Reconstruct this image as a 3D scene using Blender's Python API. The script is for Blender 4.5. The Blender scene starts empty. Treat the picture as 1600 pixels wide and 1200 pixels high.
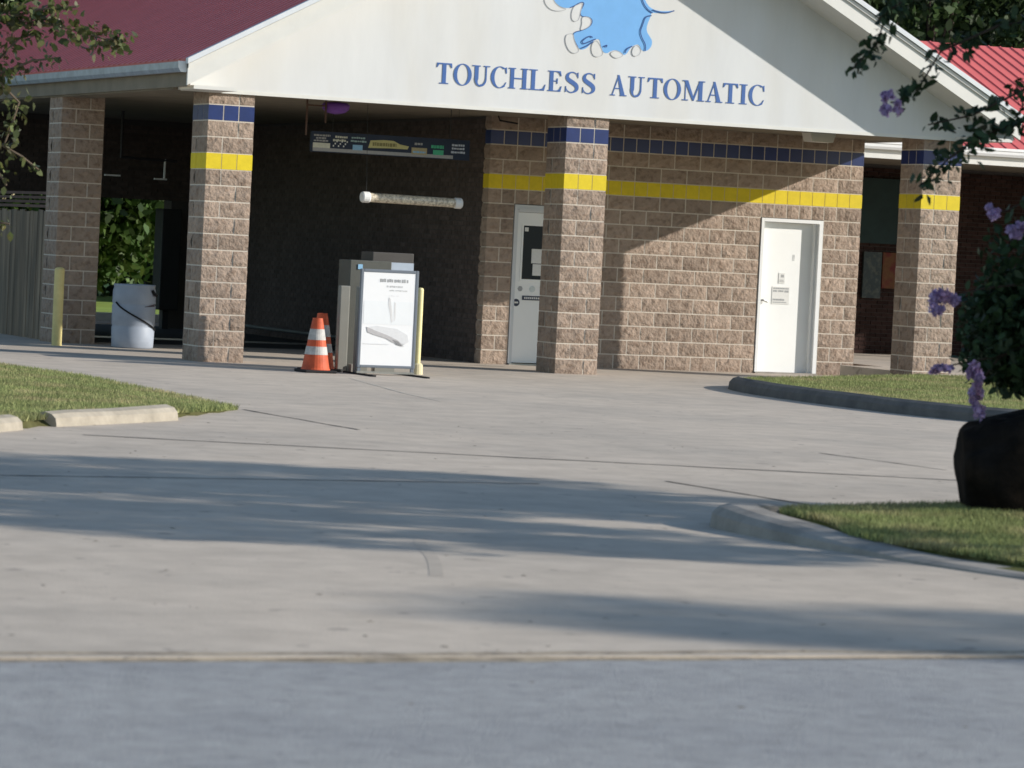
import bpy, bmesh, math, random
import numpy as np
from mathutils import Vector, Matrix, noise
from mathutils.geometry import tessellate_polygon

random.seed(7)
rng = np.random.default_rng(7)
scene = bpy.context.scene
COL = scene.collection

# ------------------------------------------------------------------ camera, sky, sun, exposure
F_PX, YAW, PITCH, ROLL = 5524.446, .41552, -.03895, .04892
CAM = Vector((-14.3322, -42.3188, 1.64589))
fw = Vector((math.sin(YAW)*math.cos(PITCH), math.cos(YAW)*math.cos(PITCH), math.sin(PITCH)))
rt = Vector((math.cos(YAW), -math.sin(YAW), 0))
up = rt.cross(fw)
R_ = rt*math.cos(ROLL) + up*math.sin(ROLL)
U_ = -rt*math.sin(ROLL) + up*math.cos(ROLL)
cam_d = bpy.data.cameras.new('camera')
cam = bpy.data.objects.new('camera', cam_d)
COL.objects.link(cam)
M = Matrix((R_, U_, -fw)).transposed().to_4x4()
M.translation = CAM
cam.matrix_world = M
cam_d.sensor_width = 36
cam_d.lens = F_PX/1600*36
cam_d.clip_start = .5
cam_d.clip_end = 2000
cam_d.dof.use_dof = True
cam_d.dof.focus_distance = 46
cam_d.dof.aperture_fstop = 5.0
scene.camera = cam

SK, SM = 1.88, .42                      # sun: sx/|sy|, sz/sx
sun_dir = Vector((SK, -1, SK*SM)).normalized()
ELEV = math.asin(sun_dir.z)
world = bpy.data.worlds.new('World')
scene.world = world
world.use_nodes = True
wn = world.node_tree
wn.nodes.clear()
sky = wn.nodes.new('ShaderNodeTexSky')
sky.sky_type = 'NISHITA'
sky.sun_disc = False
sky.sun_elevation = ELEV
sky.sun_rotation = math.atan2(sun_dir.x, sun_dir.y)
sky.air_density = 1.2
sky.dust_density = .4
sky.ozone_density = 2.2
bg = wn.nodes.new('ShaderNodeBackground')
bg.inputs[1].default_value = .125
wo = wn.nodes.new('ShaderNodeOutputWorld')
wn.links.new(sky.outputs[0], bg.inputs[0])
wn.links.new(bg.outputs[0], wo.inputs[0])
sl = bpy.data.lights.new('sun', 'SUN')
sl.energy = 4.6
sl.angle = math.radians(.53)
sl.color = (1, .945, .865)
so = bpy.data.objects.new('sun', sl)
COL.objects.link(so)
so.rotation_euler = sun_dir.to_track_quat('Z', 'Y').to_euler()
so.location = (20, -20, 20)
scene.view_settings.view_transform = 'Standard'
scene.view_settings.look = 'None'
scene.view_settings.exposure = .25
scene.view_settings.gamma = 1
scene.view_settings.use_curve_mapping = False
scene.cycles.filter_width = 1.6

# ------------------------------------------------------------------ materials
def nd(nt, t, **k):
    n = nt.nodes.new(t)
    for a, b in k.items():
        setattr(n, a, b)
    return n

MATS = {}
def mat(name, c, rough=.8, var=.12, scale=3., bump=.0, bscale=30., spec=.3, metal=0., rnd=0., c2=None, c2amt=.5,
        c2scale=1., trans=0., emit=None, c2lo=.45, c2hi=.65, stretch=None, leaf=0., spk=None):
    if name in MATS:
        return MATS[name]
    m = bpy.data.materials.new(name)
    m.use_nodes = True
    nt = m.node_tree
    L = nt.links.new
    b = nt.nodes['Principled BSDF']
    b.inputs['Roughness'].default_value = rough
    b.inputs['Specular IOR Level'].default_value = spec
    b.inputs['Metallic'].default_value = metal
    geo = nd(nt, 'ShaderNodeNewGeometry')
    vec = geo.outputs['Position']
    if stretch:
        mp = nd(nt, 'ShaderNodeMapping')
        mp.inputs['Scale'].default_value = stretch
        L(vec, mp.inputs['Vector'])
        vec = mp.outputs['Vector']
    n1 = nd(nt, 'ShaderNodeTexNoise')
    n1.inputs['Scale'].default_value = scale
    n1.inputs['Detail'].default_value = 6
    n1.inputs['Roughness'].default_value = .65
    L(vec, n1.inputs['Vector'])
    mr = nd(nt, 'ShaderNodeMapRange')
    mr.inputs['From Min'].default_value = .3
    mr.inputs['From Max'].default_value = .7
    mr.inputs['To Min'].default_value = 1-var
    mr.inputs['To Max'].default_value = 1+var
    L(n1.outputs['Fac'], mr.inputs['Value'])
    col = nd(nt, 'ShaderNodeRGB')
    col.outputs[0].default_value = (*c, 1)
    src = col.outputs[0]
    if c2:
        n2 = nd(nt, 'ShaderNodeTexNoise')
        n2.inputs['Scale'].default_value = c2scale
        n2.inputs['Detail'].default_value = 5
        L(vec, n2.inputs['Vector'])
        m2 = nd(nt, 'ShaderNodeMapRange')
        m2.inputs['From Min'].default_value = c2lo
        m2.inputs['From Max'].default_value = c2hi
        m2.inputs['To Min'].default_value = 0
        m2.inputs['To Max'].default_value = c2amt
        L(n2.outputs['Fac'], m2.inputs['Value'])
        mx = nd(nt, 'ShaderNodeMix', data_type='RGBA')
        L(m2.outputs[0], mx.inputs['Factor'])
        L(src, mx.inputs['A'])
        mx.inputs['B'].default_value = (*c2, 1)
        src = mx.outputs['Result']
    if spk:                                 # small dark stains: (scale, threshold, colour)
        n5 = nd(nt, 'ShaderNodeTexNoise')
        n5.inputs['Scale'].default_value = spk[0]
        n5.inputs['Detail'].default_value = 3
        L(vec, n5.inputs['Vector'])
        m5 = nd(nt, 'ShaderNodeMapRange')
        m5.inputs['From Min'].default_value = spk[1]
        m5.inputs['From Max'].default_value = spk[1]+.05
        m5.inputs['To Max'].default_value = spk[3]
        L(n5.outputs['Fac'], m5.inputs['Value'])
        x5 = nd(nt, 'ShaderNodeMix', data_type='RGBA')
        L(m5.outputs[0], x5.inputs['Factor'])
        L(src, x5.inputs['A'])
        x5.inputs['B'].default_value = (*spk[2], 1)
        src = x5.outputs['Result']
    fac = mr.outputs[0]
    if rnd:
        if leaf:
            rs = geo.outputs['Random Per Island']
        else:
            oi = nd(nt, 'ShaderNodeObjectInfo')
            rs = oi.outputs['Random']
        m3 = nd(nt, 'ShaderNodeMapRange')
        m3.inputs['To Min'].default_value = 1-rnd
        m3.inputs['To Max'].default_value = 1+rnd
        L(rs, m3.inputs['Value'])
        mm = nd(nt, 'ShaderNodeMath', operation='MULTIPLY')
        L(fac, mm.inputs[0])
        L(m3.outputs[0], mm.inputs[1])
        fac = mm.outputs[0]
    vm = nd(nt, 'ShaderNodeVectorMath', operation='SCALE')
    L(src, vm.inputs[0])
    L(fac, vm.inputs['Scale'])
    L(vm.outputs[0], b.inputs['Base Color'])
    if bump:
        n4 = nd(nt, 'ShaderNodeTexNoise')
        n4.inputs['Scale'].default_value = bscale
        n4.inputs['Detail'].default_value = 6
        L(vec, n4.inputs['Vector'])
        bp = nd(nt, 'ShaderNodeBump')
        bp.inputs['Strength'].default_value = min(1, bump*10)
        bp.inputs['Distance'].default_value = bump*.1
        L(n4.outputs['Fac'], bp.inputs['Height'])
        L(bp.outputs[0], b.inputs['Normal'])
    if trans:
        out = nt.nodes['Material Output']
        tr = nd(nt, 'ShaderNodeBsdfTranslucent')
        L(vm.outputs[0], tr.inputs['Color'])
        ms = nd(nt, 'ShaderNodeMixShader')
        ms.inputs[0].default_value = trans
        L(b.outputs[0], ms.inputs[1])
        L(tr.outputs[0], ms.inputs[2])
        L(ms.outputs[0], out.inputs['Surface'])
    MATS[name] = m
    return m

BLOCK = mat('split_face_block', (.345, .268, .215), .95, .16, 9, bump=.20, bscale=26, rnd=.15, spec=.12,
            c2=(.19, .13, .095), c2amt=.55, c2scale=13, c2lo=.52, c2hi=.66)
MORTAR = mat('mortar', (.64, .575, .495), .95, .10, 20, spec=.1)
BLUE = mat('blue_glazed_tile', (.012, .030, .135), .35, .12, 8, rnd=.12, spec=.5)
YEL = mat('yellow_painted_tile', (.70, .54, .018), .6, .08, 12, rnd=.04, spec=.3)
YMORT = mat('yellow_joint', (.72, .62, .16), .7, .08, 20)
WHITE = mat('white_stucco', (.66, .67, .675), .8, .045, 2.2, bump=.006, bscale=120, spec=.2, stretch=(1, 1, .25),
            c2=(.62, .60, .55), c2amt=.4, c2scale=1.3)
TRIM = mat('cream_metal_trim', (.68, .675, .64), .55, .04, 4, spec=.4)
SOFFIT = mat('soffit_board', (.24, .21, .165), .9, .15, 2, spec=.1)
REDR = mat('red_metal_roof', (.70, .15, .135), .42, .07, 1.5, spec=.35)
GALV = mat('galvanised_gutter', (.42, .47, .55), .4, .2, 5, metal=.35, spec=.5)
DOORW = mat('white_door_paint', (.84, .85, .84), .5, .02, 3, spec=.35)
FRAMEW = mat('door_frame_paint', (.62, .64, .66), .55, .03, 5)
GLASS = mat('dark_glass', (.014, .02, .026), .35, .05, 3, spec=.2)
PAPER = mat('paper_notice', (.72, .72, .70), .8, .05, 30)
INK = mat('dark_print', (.05, .06, .09), .7, .1, 30)
INKG = mat('grey_print', (.36, .37, .38), .8, .1, 30)
STEEL = mat('brushed_steel', (.34, .34, .33), .35, .08, 20, metal=.8, spec=.5)
LETB = mat('blue_vinyl_letter', (.055, .13, .36), .5, .06, 10)
SPLB = mat('light_blue_paint', (.17, .41, .76), .6, .04, 6)
NAVY = mat('navy_line_paint', (.03, .08, .24), .6, .05, 6)
GRYL = mat('grey_line_paint', (.42, .43, .45), .7, .05, 6)
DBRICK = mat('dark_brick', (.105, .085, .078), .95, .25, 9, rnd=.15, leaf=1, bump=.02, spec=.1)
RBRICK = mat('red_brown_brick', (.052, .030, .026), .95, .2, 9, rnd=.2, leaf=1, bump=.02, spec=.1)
DMORT = mat('dark_mortar', (.085, .078, .074), .95, .1, 20)
CONC = mat('driveway_concrete', (.52, .45, .375), .92, .13, 2.6, bump=.05, bscale=60, spec=.2,
           c2=(.40, .355, .305), c2amt=.65, c2scale=.42, c2lo=.42, c2hi=.68, spk=(5.5, .66, (.22, .19, .17), .55))
ROAD = mat('road_asphalt', (.335, .338, .34), .9, .14, 7, bump=.10, bscale=90, spec=.25,
           c2=(.275, .28, .29), c2amt=.6, c2scale=1.1, spk=(16, .62, (.20, .20, .21), .5))
KERB = mat('kerb_concrete', (.33, .305, .275), .95, .18, 5, bump=.04, bscale=40, c2=(.20, .19, .175), c2amt=.6, c2scale=3)
KERBL = mat('pale_kerb_concrete', (.34, .305, .25), .95, .18, 6, bump=.04, bscale=40, c2=(.28, .25, .2), c2amt=.5, c2scale=5)
JOINT = mat('joint_sealer', (.13, .12, .11), .95, .2, 10)
SEAM = mat('sandy_seam', (.30, .25, .185), .95, .45, 9, bump=.03, c2=(.20, .17, .14), c2amt=.6, c2scale=4)
SOIL = mat('soil', (.12, .115, .05), 1, .3, 6, spec=.05, c2=(.10, .12, .03), c2amt=.7, c2scale=2)
GRASSM = mat('grass_blade', (.29, .325, .135), .8, .25, 1.4, rnd=.45, leaf=1, spec=.15, trans=.35,
             c2=(.46, .39, .22), c2amt=.85, c2scale=1.6, c2lo=.48, c2hi=.68)
LAWN = mat('lawn_green', (.14, .21, .045), .9, .2, 2, rnd=.2, leaf=1, spec=.1, trans=.3)
LEAF = mat('leaf_green', (.055, .105, .028), .5, .2, 2, rnd=.5, leaf=1, spec=.35, trans=.35,
           c2=(.10, .13, .03), c2amt=.7, c2scale=1.5)
LEAFD = mat('leaf_dark_green', (.026, .052, .022), .55, .2, 2, rnd=.5, leaf=1, spec=.3, trans=.22)
LEAFO = mat('leaf_olive', (.10, .125, .04), .45, .25, 6, rnd=.55, leaf=1, spec=.45, trans=.3,
            c2=(.13, .075, .03), c2amt=.6, c2scale=7)
LEAFB = mat('leaf_background', (.045, .075, .028), .6, .3, .8, rnd=.5, leaf=1, spec=.25, trans=.3)
BARK = mat('bark', (.16, .12, .085), .9, .25, 8, bump=.05, stretch=(1, 1, .2))
BARKD = mat('dark_bark', (.045, .033, .025), .9, .25, 8, bump=.05, stretch=(1, 1, .2))
PETAL = mat('lilac_petal', (.47, .36, .60), .7, .2, 12, rnd=.3, leaf=1, trans=.35, spec=.2, c2=(.56, .33, .46), c2amt=.7, c2scale=9)
WOOD = mat('weathered_fence_wood', (.25, .195, .14), .95, .2, 9, rnd=.22, bump=.03, stretch=(1, 1, .12),
           c2=(.12, .11, .09), c2amt=.6, c2scale=6)
WOODB = mat('brown_slat_wood', (.13, .085, .07), .9, .2, 6, rnd=.2)
BOLY = mat('bollard_yellow', (.70, .60, .27), .7, .1, 8)
BARREL = mat('barrel_plastic', (.34, .385, .46), .5, .06, 6, c2=(.26, .295, .36), c2amt=.4, c2scale=4)
BLACK = mat('black_rubber', (.012, .012, .014), .7, .1, 8)
ORANGE = mat('cone_orange', (.56, .10, .04), .6, .25, 9, rnd=.05)
REFL = mat('cone_white_band', (.46, .44, .42), .6, .25, 14)
KGREY = mat('kiosk_grey', (.085, .088, .078), .6, .1, 5)
KLIGHT = mat('kiosk_light_grey', (.22, .22, .20), .6, .06, 5)
KBROWN = mat('kiosk_brown', (.07, .065, .06), .6, .08, 5)
POSTER = mat('poster_white', (.80, .81, .83), .35, .02, 2)
POSTB = mat('poster_pale_blue', (.77, .795, .82), .35, .03, 2)
FRMD = mat('sign_frame_slate', (.15, .175, .21), .45, .06, 6)
MENUB = mat('menu_navy', (.012, .022, .05), .5, .1, 5)
MENUW = mat('menu_cream', (.60, .60, .50), .6, .1, 30)
MENUG = mat('menu_green', (.07, .42, .24), .6, .1, 30)
MENUL = mat('menu_light_blue', (.25, .46, .66), .6, .1, 30)
MENUY = mat('menu_yellow', (.52, .48, .22), .6, .1, 30)
MENUS = mat('menu_grey', (.34, .34, .34), .6, .1, 30)
TUBE = mat('tube_plastic', (.74, .66, .52), .3, .35, 26, spec=.6, c2=(.25, .20, .15), c2amt=.7, c2scale=30)
CAPW = mat('white_plastic', (.82, .83, .83), .4, .03, 5)
PURP = mat('purple_plastic', (.16, .055, .33), .4, .1, 5)
TEAL = mat('teal_panel', (.014, .034, .034), .6, .2, 3)
ROCK = mat('dark_boulder', (.014, .012, .011), .85, .4, 6, bump=.06, bscale=25, c2=(.030, .020, .014), c2amt=.5, c2scale=3, spec=.02)
POSTO = mat('orange_poster', (.15, .06, .02), .6, .2, 20, c2=(.14, .015, .015), c2amt=.9, c2scale=6)
POSTD = mat('dark_poster', (.03, .045, .05), .4, .2, 10, c2=(.10, .11, .09), c2amt=.7, c2scale=14)
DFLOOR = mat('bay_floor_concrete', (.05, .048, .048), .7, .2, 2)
METALD = mat('dark_machine', (.03, .033, .036), .5, .1, 5)
EARTH = mat('far_ground', (.10, .13, .04), 1, .2, .5)

# ------------------------------------------------------------------ mesh helpers
class MB:
    def __init__(s):
        s.v = []; s.f = []
    def add(s, v, f):
        o = len(s.v)
        s.v += [tuple(p) for p in v]
        s.f += [tuple(i+o for i in q) for q in f]
        return s
    def box(s, x0, x1, y0, y1, z0, z1):
        return s.add([(x0,y0,z0),(x1,y0,z0),(x1,y1,z0),(x0,y1,z0),(x0,y0,z1),(x1,y0,z1),(x1,y1,z1),(x0,y1,z1)],
                     [(0,3,2,1),(4,5,6,7),(0,1,5,4),(1,2,6,5),(2,3,7,6),(3,0,4,7)])
    def prism_y(s, pts, y0, y1):           # polygon in x,z (ccw seen from -y) extruded in y
        n = len(pts)
        s.add([(x, y0, z) for x, z in pts]+[(x, y1, z) for x, z in pts], [])
        o = len(s.v)-2*n
        for t in tessellate_polygon([[Vector((x, z, 0)) for x, z in pts]]):
            a, b, c = t
            P = [pts[a], pts[b], pts[c]]
            ar = (P[1][0]-P[0][0])*(P[2][1]-P[0][1])-(P[2][0]-P[0][0])*(P[1][1]-P[0][1])
            if ar < 0: a, c = c, a
            s.f.append((o+a, o+b, o+c)); s.f.append((o+n+c, o+n+b, o+n+a))
        A = sum(pts[i][0]*pts[(i+1) % n][1]-pts[(i+1) % n][0]*pts[i][1] for i in range(n))
        for i in range(n):
            j = (i+1) % n
            q = (o+i, o+n+i, o+n+j, o+j)
            s.f.append(q if A > 0 else q[::-1])
        return s
    def prism_z(s, pts, z0, z1):
        n = len(pts)
        o = len(s.v)
        s.v += [(x, y, z0) for x, y in pts]+[(x, y, z1) for x, y in pts]
        for t in tessellate_polygon([[Vector((x, y, 0)) for x, y in pts]]):
            a, b, c = t
            P = [pts[a], pts[b], pts[c]]
            ar = (P[1][0]-P[0][0])*(P[2][1]-P[0][1])-(P[2][0]-P[0][0])*(P[1][1]-P[0][1])
            if ar < 0: a, c = c, a
            s.f.append((o+n+a, o+n+b, o+n+c)); s.f.append((o+c, o+b, o+a))
        A = sum(pts[i][0]*pts[(i+1) % n][1]-pts[(i+1) % n][0]*pts[i][1] for i in range(n))
        for i in range(n):
            j = (i+1) % n
            q = (o+i, o+j, o+n+j, o+n+i)
            s.f.append(q if A > 0 else q[::-1])
        return s
    def tube(s, pts, r, n=8, caps=True):
        pts = [Vector(p) for p in pts]
        if not hasattr(r, '__len__'): r = [r]*len(pts)
        o = len(s.v)
        prev = None
        for i, p in enumerate(pts):
            d = (pts[min(i+1, len(pts)-1)]-pts[max(i-1, 0)]).normalized()
            a = Vector((0, 0, 1)) if abs(d.z) < .9 else Vector((1, 0, 0))
            if prev is None:
                u = d.cross(a).normalized()
            else:
                u = (prev-d*prev.dot(d)).normalized()
            prev = u
            w = d.cross(u)
            for k in range(n):
                t = 2*math.pi*k/n
                s.v.append(tuple(p+(u*math.cos(t)+w*math.sin(t))*r[i]))
        for i in range(len(pts)-1):
            for k in range(n):
                a = o+i*n+k; b = o+i*n+(k+1) % n
                s.f.append((a, b, b+n, a+n))
        if caps:
            s.f.append(tuple(o+k for k in range(n))[::-1])
            s.f.append(tuple(o+(len(pts)-1)*n+k for k in range(n)))
        return s
    def lathe(s, prof, c=(0, 0, 0), n=24):
        o = len(s.v)
        for r, z in prof:
            for k in range(n):
                t = 2*math.pi*k/n
                s.v.append((c[0]+r*math.cos(t), c[1]+r*math.sin(t), c[2]+z))
        for i in range(len(prof)-1):
            for k in range(n):
                a = o+i*n+k; b = o+i*n+(k+1) % n
                s.f.append((a, b, b+n, a+n))
        s.f.append(tuple(o+k for k in range(n))[::-1])
        s.f.append(tuple(o+(len(prof)-1)*n+k for k in range(n)))
        return s
    def mesh(s, name, m=None, smooth=False):
        me = bpy.data.meshes.new(name)
        me.from_pydata(s.v, [], s.f)
        if m: me.materials.append(m)
        if smooth: me.shade_smooth()
        me.update()
        return me
    def obj(s, name, m, parent=None, smooth=False, loc=None, bevel=0, **props):
        return link(name, s.mesh(name, m, smooth), parent, loc, bevel, **props)

def link(name, me, parent=None, loc=None, bevel=0, rotz=0, **props):
    o = bpy.data.objects.new(name, me)
    COL.objects.link(o)
    if parent: o.parent = parent
    if loc: o.location = loc
    if rotz: o.rotation_euler = (0, 0, rotz)
    if bevel:
        b = o.modifiers.new('bevel', 'BEVEL')
        b.width = bevel; b.segments = 2; b.limit_method = 'ANGLE'
    for k, v in props.items(): o[k] = v
    return o

def thing(name, label, cat, loc=(0, 0, 0), rotz=0, group=None):
    o = bpy.data.objects.new(name, None)
    COL.objects.link(o)
    o.location = loc; o.rotation_euler = (0, 0, rotz)
    o.empty_display_size = .1
    o['label'] = label; o['category'] = cat
    if group: o['group'] = group
    return o

def tag(o, label, cat, group=None):
    o['label'] = label; o['category'] = cat
    if group: o['group'] = group
    return o

def struct(name, mb, m, **k):
    return mb.obj(name, m, kind='structure', **k)

def tris_mesh(name, V, nper, m):
    """V: (N*nper,3) numpy verts, each nper a polygon."""
    me = bpy.data.meshes.new(name)
    N = len(V)//nper
    me.vertices.add(len(V))
    me.vertices.foreach_set('co', np.ascontiguousarray(V, dtype=np.float32).ravel())
    me.loops.add(len(V))
    me.loops.foreach_set('vertex_index', np.arange(len(V), dtype=np.int32))
    me.polygons.add(N)
    me.polygons.foreach_set('loop_start', np.arange(0, len(V), nper, dtype=np.int32))
    me.update(calc_edges=True)
    me.validate()
    me.materials.append(m)
    return me

# ------------------------------------------------------------------ ground
road_top = -.012
struct('ground', MB().box(-400, 400, -400, 400, -.30, -.06), EARTH)
struct('road', MB().box(-200, 200, -60, -29.42, -.2, road_top), ROAD)
lot = struct('driveway', MB().box(-60, 60, -29.38, 15.2, -.2, 0), CONC)
# sandy gutter seam between road and driveway, uneven edge
mb = MB()
xs = np.arange(-60, 60.01, .25)
vt = []
for x in xs:
    w = .06*noise.noise(Vector((x*.5, 3, 0)))+.05*noise.noise(Vector((x*3, 9, 0)))
    vt.append((x, -29.44+w, -.0115)); vt.append((x, -29.27+w*.6+.09*noise.noise(Vector((x*2.3,1,7))), .0045))
mb.add(vt, [(2*i, 2*i+2, 2*i+3, 2*i+1) for i in range(len(xs)-1)])
struct('gutter_seam', mb, SEAM)
def smooth_open(pts, it=2):
    for _ in range(it):
        q = [pts[0]]
        for a, b in zip(pts[:-1], pts[1:]):
            q.append(tuple(a[k]*.75+b[k]*.25 for k in range(len(a))))
            q.append(tuple(a[k]*.25+b[k]*.75 for k in range(len(a))))
        q.append(pts[-1]); pts = q
    return pts

# joints and cracks
def strip(pts, w, z=.004, wob=.01, const=0):
    mb = MB(); v = []
    P = []
    for (a, b) in zip(pts[:-1], pts[1:]):
        for t in np.linspace(0, 1, 24, endpoint=False):
            P.append((a[0]+(b[0]-a[0])*t, a[1]+(b[1]-a[1])*t))
    P.append(pts[-1])
    for i, p in enumerate(P):
        q = P[min(i+1, len(P)-1)]; r = P[max(i-1, 0)]
        d = Vector((q[0]-r[0], q[1]-r[1])).normalized()
        n = Vector((-d.y, d.x))
        k = wob*noise.noise(Vector((p[0]*2, p[1]*2, 1)))*2
        ww = w if const else w*.7*(.5+.8*abs(noise.noise(Vector((p[0]*3, p[1]*3, 5)))))
        v.append((p[0]+n.x*(k+ww), p[1]+n.y*(k+ww), z)); v.append((p[0]+n.x*(k-ww), p[1]+n.y*(k-ww), z))
    mb.add(v, [(2*i+1, 2*i+3, 2*i+2, 2*i) for i in range(len(P)-1)])
    return mb
for pts, w in [(((-6.21, -15.62), (-.16, -18.65), (6, -21.6)), .05), (((-3.31, -11.16), (-3.25, -13.98)), .03),
               (((.35, -15.65), (.5, -17.52)), .025), (((-2.97, -19.4), (-2.82, -21.89)), .035),
               (((-8.11, -20.08), (-6.59, -19.99), (-4.2, -19.9)), .04), (((-40, 1.6), (-1.0, 1.6)), .02),
               (((.6, 1.72), (5.0, 1.80)), .05)]:
    strip(pts, w).obj('expansion_joint', JOINT, lot)
strip(smooth_open([(-6.83, -24.16), (-7.02, -24.6), (-7.22, -25.3), (-7.6, -26.25)], 2), .035, .0012, 0, 1).obj('tyre_mark',
      mat('tyre_mark', (.43, .375, .315), .9, .1, 5), lot)
strip(((.7, -3.5), (.0, -7.0), (-.2, -8.5)), .02, .003, .0).obj('pale_scratch', mat('pale_scratch', (.55, .52, .46), .9, .1, 5), lot)
# loose debris along the driveway and road
mb = MB()
for i in range(700):
    x = random.uniform(-13, 0); y = random.uniform(-34, -8) if i < 420 else random.gauss(-29.38, .09)
    s_ = random.uniform(.006, .024) if i < 420 else random.uniform(.005, .016)
    z = road_top if y < -29.5 else .005 if y < -29.1 else .0
    a = random.uniform(0, 3.1)
    c_, s2 = math.cos(a)*s_, math.sin(a)*s_
    mb.add([(x-c_, y-s2, z+.001), (x+s2, y-c_, z+.001), (x+c_, y+s2, z+.001), (x, y, z+s_*.16)],
           [(0, 1, 3), (1, 2, 3), (2, 0, 3), (0, 2, 1)])
tag(mb.obj('leaf_litter', mat('leaf_litter', (.13, .10, .07), .9, .3, 9, rnd=.5, leaf=1), kind='stuff'),
    'tiny dry leaf bits scattered over the driveway and road', 'leaf litter')

# ------------------------------------------------------------------ islands
def offset_poly(pts, d):
    n = len(pts); out = []
    for i in range(n):
        a = Vector(pts[i-1]); b = Vector(pts[i]); c = Vector(pts[(i+1) % n])
        n1 = Vector((-(b-a).y, (b-a).x)).normalized(); n2 = Vector((-(c-b).y, (c-b).x)).normalized()
        m_ = (n1+n2)
        m_ = m_/max(.3, m_.length_squared)*2
        out.append(tuple(b+m_*d))
    return out

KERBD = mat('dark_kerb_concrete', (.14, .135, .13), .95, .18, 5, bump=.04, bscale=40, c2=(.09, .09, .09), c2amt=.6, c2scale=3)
def kerb(pts, w, side=1, name='kerb', m=KERB, parent=None, ends=True, rnd=.35):
    """pts: (x,y,h); cross-section from outer foot to inner foot, rounded top edge."""
    prof = [(0, -.05), (0.02, .55), (.06, .85), (.13, 1.0), (w-.03, 1.0), (w, .93), (w, -.05)]
    v = []
    for i, p in enumerate(pts):
        q = pts[min(i+1, len(pts)-1)]; r = pts[max(i-1, 0)]
        d = Vector((q[0]-r[0], q[1]-r[1])).normalized()
        n = Vector((-d.y, d.x))*side
        for (o, hh) in prof:
            k = .008*noise.noise(Vector((p[0]*3, p[1]*3, hh*3)))
            v.append((p[0]+n.x*(o+k), p[1]+n.y*(o+k), max(-.05, p[2]*hh+k) if hh > 0 else -.05))
    mb = MB(); K = len(prof); f = []
    for i in range(len(pts)-1):
        for k in range(K-1):
            a = i*K+k
            q = (a, a+1, a+K+1, a+K)
            f.append(q if side < 0 else q[::-1])
    f.append(tuple(range(K))); f.append(tuple((len(pts)-1)*K+k for k in range(K))[::-1])
    mb.add(v, f)
    return mb.obj(name, m, parent)

def grass_patch(name, poly, hfun, dens, hlen, wid, lab, m=GRASSM, clip=None):
    """soil surface and blades inside a polygon"""
    mn = np.min(poly, axis=0); mx = np.max(poly, axis=0)
    if clip: mn = np.maximum(mn, clip[0]); mx = np.minimum(mx, clip[1])
    area = (mx[0]-mn[0])*(mx[1]-mn[1])
    N = int(area*dens)
    P = rng.uniform(mn, mx, (N, 2))
    inside = np.zeros(N, bool)
    n = len(poly)
    for i in range(n):
        x1, y1 = poly[i]; x2, y2 = poly[(i+1) % n]
        if y1 == y2: continue
        c = ((y1 > P[:, 1]) != (y2 > P[:, 1])) & (P[:, 0] < (x2-x1)*(P[:, 1]-y1)/(y2-y1)+x1)
        inside ^= c
    P = P[inside]
    N = len(P)
    # patchiness
    tone = np.array([noise.noise(Vector((p[0]*1.1, p[1]*1.1, 4.4))) for p in P[:: max(1, N//N)]]) if N < 200000 else np.zeros(N)
    keep = rng.uniform(0, 1, N) < .75+.5*tone
    P = P[keep]; tone = tone[keep]; N = len(P)
    z = np.array([hfun(p[0], p[1]) for p in P])
    h = hlen*(.55+.7*rng.uniform(0, 1, N))*(1+.5*tone)
    a = rng.uniform(0, 2*np.pi, N)
    w = wid*(.6+.8*rng.uniform(0, 1, N))
    ln = rng.normal(0, .45, (N, 2))*h[:, None]
    V = np.zeros((N, 3, 3))
    V[:, 0, 0] = P[:, 0]-np.cos(a)*w; V[:, 0, 1] = P[:, 1]-np.sin(a)*w; V[:, 0, 2] = z-.01
    V[:, 1, 0] = P[:, 0]+np.cos(a)*w; V[:, 1, 1] = P[:, 1]+np.sin(a)*w; V[:, 1, 2] = z-.01
    V[:, 2, 0] = P[:, 0]+ln[:, 0]; V[:, 2, 1] = P[:, 1]+ln[:, 1]; V[:, 2, 2] = z+h
    o = link(name, tris_mesh(name, V.reshape(-1, 3), 3, m), kind='stuff')
    tag(o, lab, 'grass')
    return o

# near island (right, by the road)
isA = [(-4.52, -24.3), (-4.42, -25.2), (-4.2, -26.2), (-3.8, -27.6), (-3.0, -29.08), (14, -29.08), (14, -22.0),
       (-3.2, -22.72), (-4.1, -22.78), (-4.42, -22.97), (-4.52, -23.3)]
def hA(x, y):
    t = min(1, max(0, (y+26.2)/2.4))
    base = .03+.075*t
    d = min(1, max(0, (x+4.1)/2.5))
    return base+.075*d
struct('planting_island', MB().prism_z(offset_poly(isA, .16)[::1], -.05, .025), SOIL)
kp = smooth_open([(14, -22.0, .09), (-3.2, -22.72, .09), (-4.0, -22.78, .13), (-4.45, -22.97, .15), (-4.60, -23.35, .145), (-4.56, -24.3, .09),
                  (-4.42, -25.2, .032), (-4.2, -26.2, .02), (-3.8, -27.6, .02), (-3.0, -29.08, .015)], 2)
tag(kerb(kp, .30, 1, 'kerb', KERB), 'rounded grey kerb nose of the island nearest the road', 'kerb')
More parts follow.
